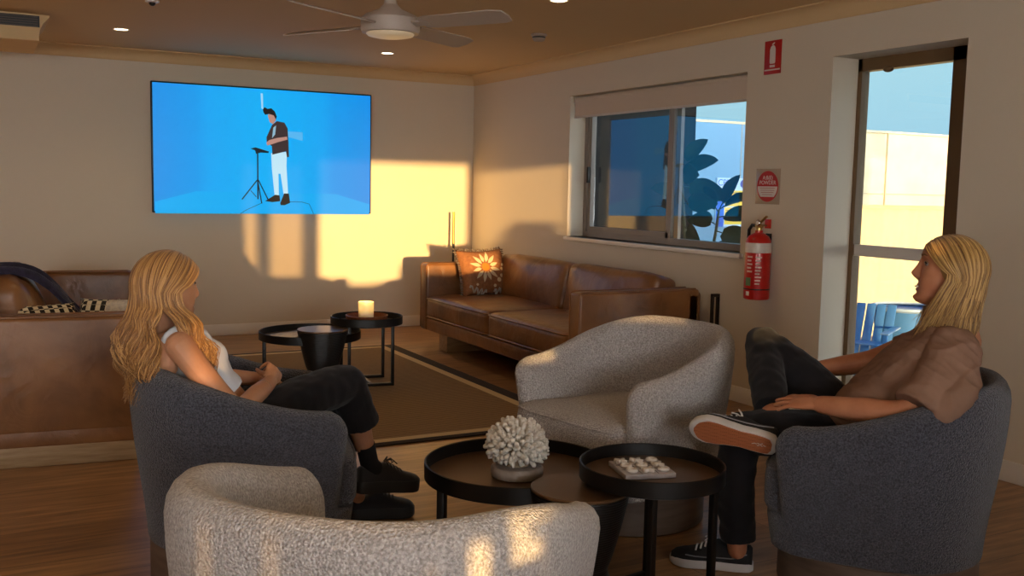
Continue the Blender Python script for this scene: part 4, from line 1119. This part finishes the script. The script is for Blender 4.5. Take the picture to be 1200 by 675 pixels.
spec = [(0, 1.0, (.3, -.8, .9), .30), (0, 1.0, (.2, .6, 1), .26), (0, .97, (.2, -1, .25), .34), (0, .92, (-.3, -.9, .1), .36), (0, .9, (.2, 1, .5), .28), (0, .84, (.4, -.9, -.05), .38), (0, .78, (-.2, .9, .2), .30), (0, .74, (.1, -1, .1), .34), (0, .66, (.2, .9, .1), .30), (0, .62, (-.2, -.7, -.2), .30),
        (1, 1.0, (.2, -.5, 1), .30), (1, 1.0, (.1, -.95, .5), .32), (1, .96, (.1, .8, .7), .28), (1, .9, (.2, -1, .15), .36), (1, .84, (-.1, .9, .3), .30), (1, .78, (.2, -1, -.2), .38), (1, .7, (-.2, -.8, -.4), .34), (1, .66, (.2, .8, -.1), .3), (0, .5, (.1, .9, -.3), .3), (1, .5, (.1, -.9, -.4), .34), (0, .56, (.3, .6, .5), .26)]
for si, t, d, L in spec:
    p = spline([V(q) for q in stems[si]], 40)[int(t*40)]; dd = V(d).normalized(); b = p+dd*.07
    m = MB(); m.tube([p, b], .005, 6); leaf(m, b, d, L*1.02, L*.25, rp.uniform(.05, .3), rp.uniform(-.5, .5)+R(70)); m.build('leaf', M_leaf, pt, smooth=60)

# ---- outdoor lounge chair and tub, low outside the tall window
oc_ = thing('outdoor_chair', 'slatted outdoor lounge chair coloured as blue shade, low outside the tall window', 'outdoor chair', (2.02, -3.1, -.06), R(-150)); oc_.scale = (.74, .74, .62)
M_blue = mat('shade tinted plastic', '#4a7fb4', .45); M_bl2 = mat('pale shade tinted plastic', '#a9bfd0', .5)  # blue of the open shade is put into the plastic's colour
m = MB()
for k in range(5): m.box((-.28-.0, -.22+.11*k, .47), (.03, .095, .72), Matrix.Rotation(R(-24), 3, 'Y'), .008)
m.build('backrest', M_blue, oc_)
m = MB()
for k in range(5): m.box((-.10+.11*k, 0, .33-.012*k*-1), (.095, .5, .02), None, .006)
m.build('seat', M_blue, oc_)
for s in (-1, 1):
    m = MB(); m.box((.02, s*.30, .52), (.66, .09, .024), None, .008); m.build('arm', M_bl2, oc_)
    m = MB(); m.bx((.28, s*.30-.025, 0), (.34, s*.30+.025, .51), .006); m.build('leg', M_blue, oc_)
    m = MB(); m.tube([(-.42, s*.27, 0), (-.1, s*.27, .30), (.3, s*.27, .34)], (.014, .03), 8); m.build('leg', M_blue, oc_)
tb = thing('plastic_tub', 'round blue tub with a pale rim beside the outdoor lounge chair', 'tub', (2.72, -2.95, -.06))
m = MB(); m.lathe([(.20, 0), (.23, .02), (.28, .40), (.285, .43)], n=40); m.build('body', M_blue, tb, smooth=40)
m = MB(); m.lathe([(.285, .425), (.305, .44), (.305, .46), (.27, .465), (.26, .45)], n=40, cap0=False, cap1=False); m.build('rim', M_bl2, tb, smooth=40)
# ================================================================ the man
MO = V((-1.575, -6.415, 0)); ma = R(130)
MF, ML = V((math.cos(ma), math.sin(ma), 0)), V((-math.sin(ma), math.cos(ma), 0))
def PM(s, l, z): return MO+MF*s+ML*l+V((0, 0, z))
def DM(s, l, z): return MF*s+ML*l+V((0, 0, z))
man = thing('person', 'man with long blond hair in a taupe T-shirt, sitting with one ankle on his knee', 'person', MO)
M_skinM = skin_mat('tanned skin', '#b57c5c', '#a86e50'); M_lipM = mat('lips', '#9c5a4a', .4)
Mh = axes(PM(-.20, 0, 1.088), DM(1, .02, .15), DM(-.15, 0, 1))
m = MB(); h = head_mesh(1.0, 1.06, 1.0); h.xf(Mh); m.add(h.v, h.f)
limb(m, [PM(-.245, 0, .86), PM(-.232, 0, .94), PM(-.222, 0, 1.0)], [.068, .058, .058])
trunk(m, [(PM(.05, 0, .45), .11, .08), (PM(.05, 0, .50), .14, .10), (PM(-.02, 0, .60), .145, .10), (PM(-.11, 0, .70), .16, .105), (PM(-.18, 0, .79), .175, .105), (PM(-.215, 0, .85), .15, .085), (PM(-.235, 0, .89), .08, .06)], ML, DM(.85, 0, .5).normalized())
limb(m, [PM(-.225, .16, .835), PM(-.17, .235, .755), PM(-.095, .272, .665), PM(.04, .245, .652), PM(.165, .20, .648)], [.058, .050, .042, .040, (.027, .030)])
limb(m, [PM(-.185, -.17, .845), PM(-.10, -.235, .80), PM(.02, -.27, .735), PM(.12, -.262, .708), PM(.225, -.25, .685)], [.056, .048, .041, .038, .028])
hand(m, PM(.165, .20, .648), DM(.93, -.36, -.05), DM(.05, .35, .93), -1, [.22, .14, .12, .20], 1.04, .15, (1.0, .45, .15))
hand(m, PM(.225, -.25, .685), DM(.95, .2, -.25), DM(.2, -.5, .85), 1, .4, 1.0)
limb(m, [PM(.06, -.09, .50), PM(.25, -.18, .65), PM(.41, -.235, .755)], [.075, .065, .05]); limb(m, [PM(.41, -.235, .755), PM(.365, -.06, .66), PM(.325, .115, .555)], [.05, .048, .034])
limb(m, [PM(.06, .09, .50), PM(.25, .10, .51), PM(.43, .105, .50)], [.075, .065, .05]); limb(m, [PM(.43, .105, .50), PM(.435, .105, .30), PM(.43, .10, .08)], [.05, .046, .034])
Mhi = Mh.inverted()
def man_idx(c):
    p = Mhi @ c
    ay = abs(p.y); my = p.z+.0655-.006*min(1, (ay/.026)**2)
    return 1 if (p.x > .066 and ay < .026 and -.0155 < my < .0125) else 0
solid(m, 'body', [M_skinM, M_lipM], man, .003, 3, .5, None, man_idx, MO)
eyes(Mh, man, MO, '#5a6a70'); M_hairM = hair_mat('blond hair', '#654524', '#9c763e', '#cca566'); brows(Mh, man, MO, mat('brow hair', '#7a5836', .8))
mt = MB(); mt.tube([V((.0905-.008*abs(t/.016)**2, t, -.0655+.004*(t/.02)**2)) for t in [-.016+.032*k/8 for k in range(9)]], (.0026), 6); mt.xf(Matrix.Translation(-MO) @ Mh); mt.build('teeth', mat('teeth', '#d8d0c4', .3), man, smooth=180)
def man_hair(rnd, f):
    side = 1 if rnd.random() < .5 else -1
    u = rnd.random()**.85; lay = rnd.uniform(.0, .012)
    az = lerp(82, 181, u); part = lerp(54, -38, u)+rnd.uniform(-3, 3)
    p = scalp_path(part, az, side, lay-.004)
    L = rnd.uniform(-.235, -.18)-.02*u
    w = lambda s: V((rnd.uniform(-s, s), rnd.uniform(-s, s), rnd.uniform(-s, s)))
    def E(a, z, k): return V((-.012+(.096*k+lay)*math.cos(R(a)), side*(.082*k+lay)*math.sin(R(a)), z))
    fw = (1-u)**2
    p += [E(az-10*fw, -.055, 1.03)+w(.003), E(az-20*fw, -.11, 1.02)+w(.004), E(az-30*fw, (L-.11)/2, 1.05)+w(.006), E(az-38*fw, L, 1.06)+w(.009)]
    return p
cap = MB(); cap.sphere((-.012, 0, .022), (.0955, .0785, .1025), None, 28, 18)
cap.tube([(-.055, 0, .0), (-.06, 0, -.06), (-.062, 0, -.10)], [(.05, .06), (.035, .055), (.02, .04)], 14)
strands(man_hair, 1500, 15, .0020, 4, M_hairM, man, MO, Mh, 3, cap)
# T-shirt
M_tee = mat('taupe jersey', '#8a6c5c', .9, c2='#7e6252', vs=6, spec=.15, bump=('noise', 500, .15))
m = MB(); fw = DM(.85, 0, .5).normalized()
trunk(m, [(PM(.085, 0, .47), .165, .12), (PM(.06, 0, .52), .178, .128), (PM(-.01, 0, .61), .182, .13), (PM(-.09, 0, .70), .195, .132), (PM(-.165, 0, .79), .205, .125), (PM(-.205, 0, .845), .19, .102), (PM(-.222, 0, .885), .128, .082), (PM(-.226, 0, .912), .082, .068)], ML, fw)
limb(m, [PM(-.22, .13, .84), PM(-.205, .215, .785), PM(-.17, .262, .715), PM(-.145, .285, .672)], [.084, .082, .088, .097], 20, False, True)
limb(m, [PM(-.24, .20, .79), PM(-.25, .285, .745), PM(-.205, .335, .70), PM(-.18, .35, .668)], [.06, .048, .04, .022], 16)
limb(m, [PM(-.18, -.14, .845), PM(-.145, -.21, .81), PM(-.085, -.252, .768)], [.068, .066, .070], 20, False, True)
def fold(co, n):
    p = co-MO; q = V((p.dot(MF), p.dot(ML), p.z))
    a = 1-abs(noise.noise(V((q.x*10+q.z*13, q.y*6, q.z*6-q.x*8))))*2
    b = 1-abs(noise.noise(V((q.x*16-q.z*20+q.y*9, q.y*12, q.x*7+3))))*2
    c = noise.noise(q*38)
    return .0075*a+.0045*b+.0015*c-.004
solid(m, 'tshirt', M_tee, man, .0045, 5, .5, fold, None, MO)
m = MB(); rr = []
for k in range(33):
    a = 2*PI*k/32; rr.append(PM(-.226, 0, .908)+ML*.080*math.cos(a)+fw*.070*math.sin(a))
m.tube([p-MO for p in rr], (.009, .006), 8, False); m.build('collar', M_tee, man, smooth=180)
# trousers
M_blackc = mat('black cotton', '#151416', .9, c2='#1d1b1e', vs=8, spec=.15, sheen=.1)
m = MB()
trunk(m, [(PM(.04, 0, .41), .15, .10), (PM(.05, 0, .47), .18, .125), (PM(.05, 0, .53), .175, .12), (PM(.035, 0, .57), .165, .11)], ML, DM(1, 0, .2).normalized())
limb(m, [PM(.05, -.09, .50), PM(.24, -.175, .645), PM(.415, -.24, .765)], [.098, .086, .069]); limb(m, [PM(.415, -.24, .765), PM(.375, -.08, .675), PM(.345, .04, .605), PM(.338, .075, .585)], [.069, .066, .060, .058], 20, False, True)
limb(m, [PM(.05, .09, .50), PM(.25, .10, .515), PM(.435, .105, .505)], [.098, .086, .070]); limb(m, [PM(.435, .105, .505), PM(.445, .105, .36), PM(.438, .10, .22), PM(.428, .10, .115)], [.070, .068, .064, .060], 20, False, True)
def foldt(co, n):
    p = co-MO; q = V((p.dot(MF), p.dot(ML), p.z))
    return .007*noise.noise(V((q.x*8, q.y*8+q.z*12, q.z*16-q.x*9)))+.004*noise.noise(q*26)
solid(m, 'trousers', M_blackc, man, .005, 4, .5, foldt, None, MO)
M_canvas = mat('black canvas', '#181719', .85, bump=('noise', 300, .2)); M_rubW = mat('white rubber', '#c4bfbc', .6); M_lace = mat('white laces', '#cdc9c6', .8); M_gray = mat('grey stripe', '#7f7d80', .7)
def waffle():
    m, nt, b = newmat('gum waffle rubber')
    tc = node(nt, 'ShaderNodeTexCoord'); mp = node(nt, 'ShaderNodeMapping'); mp.inputs['Rotation'].default_value = (0, 0, R(45)); nt.links.new(tc.outputs['Object'], mp.inputs[0])
    vo = node(nt, 'ShaderNodeTexVoronoi', Scale=150.0); vo.inputs['Randomness'].default_value = .15; nt.links.new(mp.outputs[0], vo.inputs['Vector'])
    r = node(nt, 'ShaderNodeValToRGB'); r.color_ramp.elements[0].color = lin('#6e3d24'); r.color_ramp.elements[1].color = lin('#a8623c'); r.color_ramp.elements[0].position = .15; r.color_ramp.elements[1].position = .4
    nt.links.new(vo.outputs['Distance'], r.inputs['Fac']); nt.links.new(r.outputs['Color'], b.inputs['Base Color'])
    bp = node(nt, 'ShaderNodeBump', Strength=.5, Distance=.002); nt.links.new(vo.outputs['Distance'], bp.inputs['Height']); nt.links.new(bp.outputs[0], b.inputs['Normal'])
    b.inputs['Roughness'].default_value = .6
    return m
kw = dict(upper_mat=M_canvas, sole_mat=M_rubW, out_mat=waffle(), lace_mat=M_lace, stripe_mat=M_gray, logo=M_rubW)
shoe('shoe', axes(PM(.375, .07, .003), DM(.99, .12, 0), (0, 0, 1)), man, MO, .295, .105, .028, **kw)
shoe('shoe', axes(PM(.296, .235, .492), DM(.97, .05, .14), DM(.0, -.90, .44)), man, MO, .295, .105, .028, **kw)
# ================================================================ the woman
WO = V((-3.43, -5.37, 0)); wa = R(12)
WF, WL = V((math.cos(wa), math.sin(wa), 0)), V((-math.sin(wa), math.cos(wa), 0))
def PW(s, l, z): return WO+WF*s+WL*l+V((0, 0, z))
def DW(s, l, z): return WF*s+WL*l+V((0, 0, z))
wom = thing('person', 'woman with long wavy blond hair in a white top, sitting with crossed legs', 'person', WO)
M_skinW = skin_mat('warm skin', '#bd8a6a', '#b07c5c'); M_lipW = mat('rose lips', '#a8645a', .4)
Mhw = axes(PW(-.298, 0, .992), DW(1, .03, -.02), DW(.02, 0, 1)) @ Matrix.Scale(.955, 4)
m = MB(); h = head_mesh(.85, .94, .8); h.xf(Mhw); m.add(h.v, h.f)
limb(m, [PW(-.292, .0, .80), PW(-.300, 0, .87), PW(-.302, 0, .93)], [.058, .047, .047])
wf = DW(.88, 0, .45).normalized()
trunk(m, [(PW(-.04, 0, .45), .12, .09), (PW(-.05, 0, .50), .155, .105), (PW(-.115, 0, .58), .122, .082), (PW(-.175, 0, .66), .115, .078), (PW(-.225, 0, .74), .130, .09), (PW(-.262, 0, .79), .140, .088), (PW(-.288, 0, .83), .135, .07), (PW(-.296, 0, .86), .07, .05)], WL, wf)
for s in (-1, 1): m.sphere(PW(-.338, s*.065, .785), (.05, .065, .075))
for s in (-1, 1): m.sphere(PW(-.19, s*.058, .762), (.049, .052, .056))
limb(m, [PW(-.318, -.14, .825), PW(-.27, -.20, .735), PW(-.185, -.245, .632), PW(-.07, -.155, .645), PW(.03, -.052, .658)], [.046, .040, .033, .032, (.021, .024)])
limb(m, [PW(-.28, .14, .83), PW(-.19, .24, .74), PW(-.10, .265, .645), PW(-.03, .18, .645), PW(.06, .09, .642)], [.045, .039, .033, .031, .022])
hand(m, PW(.03, -.052, .658), DW(.58, .72, .36), DW(.55, -.65, .65), 1, [.72, .74, .76, .80], .90, .05, (.95, .1, .75))
hand(m, PW(.06, .09, .642), DW(.62, -.74, -.20), DW(.45, .1, .85), -1, [.85, .85, .85, .9], .90, .02, (1, .3, .3))
# legs: right crossed over left
limb(m, [PW(-.04, -.085, .50), PW(.16, -.035, .565), PW(.372, .02, .597)], [.075, .062, .047]); limb(m, [PW(.372, .02, .597), PW(.445, .05, .43), PW(.508, .075, .265)], [.046, .045, .028])
limb(m, [PW(-.04, .085, .48), PW(.16, .10, .50), PW(.345, .125, .50)], [.075, .062, .047]); limb(m, [PW(.345, .125, .50), PW(.43, .16, .30), PW(.525, .185, .10)], [.046, .044, .029])
Mhwi = Mhw.inverted()
def wom_idx(c):
    p = Mhwi @ c; ay = abs(p.y); my = p.z+.0655-.005*min(1, (ay/.026)**2)
    return 1 if (p.x > .066 and ay < .025 and -.0155 < my < .0125) else 0
solid(m, 'body', [M_skinW, M_lipW], wom, .003, 3, .5, None, wom_idx, WO)
eyes(Mhw, wom, WO, '#4a5a60'); M_hairW = hair_mat('honey blond hair', '#6b4622', '#9c6d3a', '#c99a5e'); brows(Mhw, wom, WO, mat('brow hair', '#6a4a2c', .8))
def wom_hair(rnd, f):
    side = 1 if rnd.random() < .42 else -1
    u = rnd.random()**.9; lay = rnd.uniform(0, .016)
    az = lerp(84, 181, u); part = lerp(56, -40, u)+rnd.uniform(-3, 3); ph = rnd.uniform(-.5, .5)+int(u*9)*.9
    p = scalp_path(part, az, side, lay-.005, r=(.110, .087, .112))
    w = lambda s: V((rnd.uniform(-s, s), rnd.uniform(-s, s), rnd.uniform(-s, s)))
    a_ = R(az-6*(1-u)); p.append(V((-.012+(.098*1.04+lay)*math.cos(a_), side*(.083*1.05+lay)*math.sin(a_), -.055))+w(.003))
    front = u < .36
    if front:      # falls in front of the shoulder
        end = V((lerp(.045, .105, rnd.random()), side*lerp(.125, .172, rnd.random()), -rnd.uniform(.24, .32)))
    else:          # falls behind the shoulder, outside the chair back
        v = (u-.36)/.64
        end = V((lerp(-.095, -.112, v)+rnd.uniform(-.015, .015), side*lerp(.125, .0, v**1.4)+rnd.uniform(-.015, .015)-.02, -lerp(.28, .375, rnd.random())-.015*v))
    s0 = p[-1]; N = 7
    for k in range(1, N+1):
        t = k/N; q = s0.lerp(end, t)
        if not front: q.x -= .036*math.sin(PI*min(1, t*1.15))*(1 if u > .5 else .6)
        else: q.y += side*.045*math.sin(PI*min(1, t*1.1)); q.x += .012*math.sin(PI*t)
        amp = .018*sstep(.05, .4, t)
        q += V((amp*math.sin(ph+t*11), amp*.8*math.cos(ph*1.3+t*10), amp*.3*math.sin(t*9)))+w(.0035)
        p.append(q)
    return p
cap = MB(); cap.sphere((-.012, 0, .022), (.0955, .0785, .1005), None, 28, 18)
cap.tube([(-.055, 0, .0), (-.068, 0, -.08), (-.10, 0, -.16), (-.125, -.01, -.24)], [(.05, .06), (.035, .06), (.022, .06), (.01, .04)], 14)
strands(wom_hair, 1500, 26, .0021, 4, M_hairW, wom, WO, Mhw, 5, cap)
# white sleeveless top
M_top = mat('white rib knit', '#cdd0d8', .85, spec=.15, bump=('noise', 400, .15))
m = MB()
trunk(m, [(PW(-.150, 0, .645), .122, .088), (PW(-.178, 0, .675), .124, .088), (PW(-.226, 0, .745), .138, .098), (PW(-.260, 0, .79), .143, .095), (PW(-.275, 0, .815), .132, .085), (PW(-.28, 0, .828), .11, .075)], WL, wf)
for s in (-1, 1): m.sphere(PW(-.186, s*.058, .762), (.055, .058, .062))
def foldw(co, n): return .004*noise.noise((co-WO)*14)
solid(m, 'top', M_top, wom, .004, 4, .5, foldw, None, WO)
for s in (-1, 1):
    m = MB()
    P_ = spline([PW(-.188, s*.080, .79), PW(-.208, s*.092, .845), PW(-.275, s*.102, .880), PW(-.338, s*.104, .858), PW(-.372, s*.10, .79), PW(-.372, s*.095, .74)], 18)
    m.tube([p-WO for p in P_], (.018, .0045) if False else [(.006, .017)]*19, 10)
    m.build('shoulder_strap', M_top, wom, smooth=180)
# trousers
m = MB()
trunk(m, [(PW(-.05, 0, .41), .15, .10), (PW(-.05, 0, .47), .18, .12), (PW(-.06, 0, .53), .168, .115), (PW(-.08, 0, .585), .142, .10)], WL, DW(1, 0, .2).normalized())
limb(m, [PW(-.03, -.085, .505), PW(.16, -.035, .575), PW(.372, .018, .604)], [.102, .086, .070]); limb(m, [PW(.372, .018, .604), PW(.412, .034, .51), PW(.440, .046, .435)], [.070, .074, .078], 20, False, True)
limb(m, [PW(-.03, .085, .49), PW(.16, .105, .51), PW(.345, .125, .505)], [.10, .084, .068]); limb(m, [PW(.345, .125, .505), PW(.395, .145, .39), PW(.43, .16, .30)], [.068, .070, .072], 20, False, True)
def foldp(co, n):
    p = co-WO
    return .007*noise.noise(V((p.x*9, p.y*9+p.z*9, p.z*9-p.x*9)))+.003*noise.noise(p*28)
solid(m, 'trousers', M_blackc, wom, .005, 4, .5, foldp, None, WO)
# socks and platform sneakers
M_sock = mat('black sock', '#121113', .95, bump=('noise', 300, .3)); M_rubB = mat('black rubber', '#1a1919', .55)
m = MB(); limb(m, [PW(.480, .060, .345), PW(.508, .075, .265), PW(.528, .08, .235)], [.037, .036, .040], 18, True); m.xf(Matrix.Translation(-WO)); m.build('sock', M_sock, wom, smooth=60)
kw = dict(upper_mat=mat('black suede', '#1b1a1d', .75, sheen=.3), sole_mat=mat('worn black rubber', '#252423', .5), lace_mat=mat('black laces', '#1a1a1c', .6), up=.95)
shoe('shoe', axes(PW(.442, .075, .158), DW(.97, -.06, -.12), DW(.05, .0, 1)), wom, WO, .285, .102, .044, **kw)
shoe('shoe', axes(PW(.50, .215, .003), DW(.90, -.42, 0), (0, 0, 1)), wom, WO, .265, .098, .042, **kw)
m = MB(); c = PW(-.026, -.110, .6505); ax_ = DW(.6, .75, .08).normalized(); u_ = ax_.orthogonal().normalized(); v_ = ax_.cross(u_)
m.tube([c-WO+u_*.027*math.cos(2*PI*k/24)+v_*.027*math.sin(2*PI*k/24) for k in range(25)], .0022, 8, False); m.build('bracelet', M_chrome, wom, smooth=180)
# ================================================================ sun, sky, lamps, camera
def sun_dir(): return V((AZ, 1, -EL)).normalized()
ld = bpy.data.lights.new('sun', 'SUN'); ld.energy = 8.4; ld.color = (1.0, .615, .235); ld.angle = R(.55)
lo = bpy.data.objects.new('sun', ld); col.objects.link(lo); lo.rotation_euler = sun_dir().to_track_quat('-Z', 'Y').to_euler(); lo.location = (-8, -30, 4)
w = bpy.data.worlds.new('sky'); sc.world = w; w.use_nodes = True
nt = w.node_tree; bg = nt.nodes['Background']
tc = node(nt, 'ShaderNodeTexCoord'); sp = node(nt, 'ShaderNodeSeparateXYZ'); nt.links.new(tc.outputs['Generated'], sp.inputs[0])
rz = node(nt, 'ShaderNodeValToRGB'); e = rz.color_ramp.elements           # clear evening blue
e[0].position = .48; e[0].color = lin('#a6dcf8'); e[1].position = .9; e[1].color = lin('#4c9cde')
e_ = e.new(.56); e_.color = lin('#bdeefd'); e_ = e.new(.68); e_.color = lin('#86d0f8')
mz = node(nt, 'ShaderNodeMapRange'); mz.inputs['From Min'].default_value = -1; nt.links.new(sp.outputs['Z'], mz.inputs['Value']); nt.links.new(mz.outputs[0], rz.inputs['Fac'])
sd_ = V((-.3, -.95, 0)).normalized()                                        # wide warm glow round the low sun
vm = node(nt, 'ShaderNodeVectorMath', operation='DOT_PRODUCT'); vm.inputs[1].default_value = sd_; nt.links.new(tc.outputs['Generated'], vm.inputs[0])
rw = node(nt, 'ShaderNodeMapRange', interpolation_type='SMOOTHSTEP'); rw.inputs['From Min'].default_value = .2; rw.inputs['From Max'].default_value = .95; nt.links.new(vm.outputs['Value'], rw.inputs['Value'])
hz = node(nt, 'ShaderNodeMapRange', interpolation_type='SMOOTHSTEP'); hz.inputs['From Min'].default_value = .42; hz.inputs['From Max'].default_value = .04; nt.links.new(sp.outputs['Z'], hz.inputs['Value'])
gm = node(nt, 'ShaderNodeMath', operation='MULTIPLY'); nt.links.new(rw.outputs[0], gm.inputs[0]); nt.links.new(hz.outputs[0], gm.inputs[1])
mx = node(nt, 'ShaderNodeMix', data_type='RGBA'); mx.inputs[7].default_value = (18.5, 18.2, 18, 1)
nt.links.new(gm.outputs[0], mx.inputs[0]); nt.links.new(rz.outputs['Color'], mx.inputs[6]); nt.links.new(mx.outputs[2], bg.inputs['Color'])
bg.inputs['Strength'].default_value = 1.0
# sun blocker added beside the house, out of view: it keeps the low sun off the building beyond the sliding window
oc = MB(); oc.bx((1.2, -10.6, 1.56), (6.9, -9.6, 3.4)); oc.bx((6.9, -10.6, 2.62), (7.3, -9.6, 3.4)); tag(oc.build('sun_blocker', M_ren), 'unseen block added to hold the low sun off the building', 'sun blocker', kind='structure')
def lamp(name, loc, e, c, size, spot=None):
    l = bpy.data.lights.new(name, 'SPOT' if spot else 'POINT'); l.energy = e; l.color = c; l.shadow_soft_size = size
    if spot: l.spot_size = R(spot); l.spot_blend = .8
    o = bpy.data.objects.new(name, l); col.objects.link(o); o.location = loc; return o
for i, (x, y) in enumerate([(-3.33, -1.13), (-1.314, -1.096), (-1.324, -3.805), (-3.33, -3.8), (-3.33, -6.8), (-5.3, -5.4), (-5.3, -8.5)]):  # lamps past the first three have no fixture, added to fill the room
    lamp('downlight_fill_lamp', (x, y, 2.385), 15, (1, .72, .42), .04, 130)
lamp('candle_lamp', (-1.985, -2.48, .60), .6, (1, .6, .22), .02)
cd = bpy.data.cameras.new('camera'); cam = bpy.data.objects.new('camera', cd); col.objects.link(cam); sc.camera = cam
cd.sensor_width = 36; cd.lens = 1159.23/1200*36; cd.clip_start = .05; cd.clip_end = 200
yaw, pitch, roll = .49407553, .10063933, -.01987041
fwd = V((math.sin(yaw)*math.cos(pitch), math.cos(yaw)*math.cos(pitch), -math.sin(pitch))); right = V((math.cos(yaw), -math.sin(yaw), 0)); down = fwd.cross(right)
r2 = right*math.cos(roll)+down*math.sin(roll); d2 = -right*math.sin(roll)+down*math.cos(roll)
cam.matrix_world = Matrix(((r2.x, -d2.x, -fwd.x, -4.250985), (r2.y, -d2.y, -fwd.y, -8.746675), (r2.z, -d2.z, -fwd.z, 1.335), (0, 0, 0, 1)))
vs = sc.view_settings; vs.view_transform = 'Standard'; vs.look = 'None'; vs.gamma = 1; vs.use_curve_mapping = False; vs.exposure = 0
sc.cycles.max_bounces = 10; sc.cycles.diffuse_bounces = 6; sc.cycles.glossy_bounces = 4; sc.cycles.transparent_max_bounces = 12
sc.cycles.use_denoising = True; sc.cycles.sample_clamp_indirect = 4; sc.cycles.caustics_reflective = False; sc.cycles.caustics_refractive = False
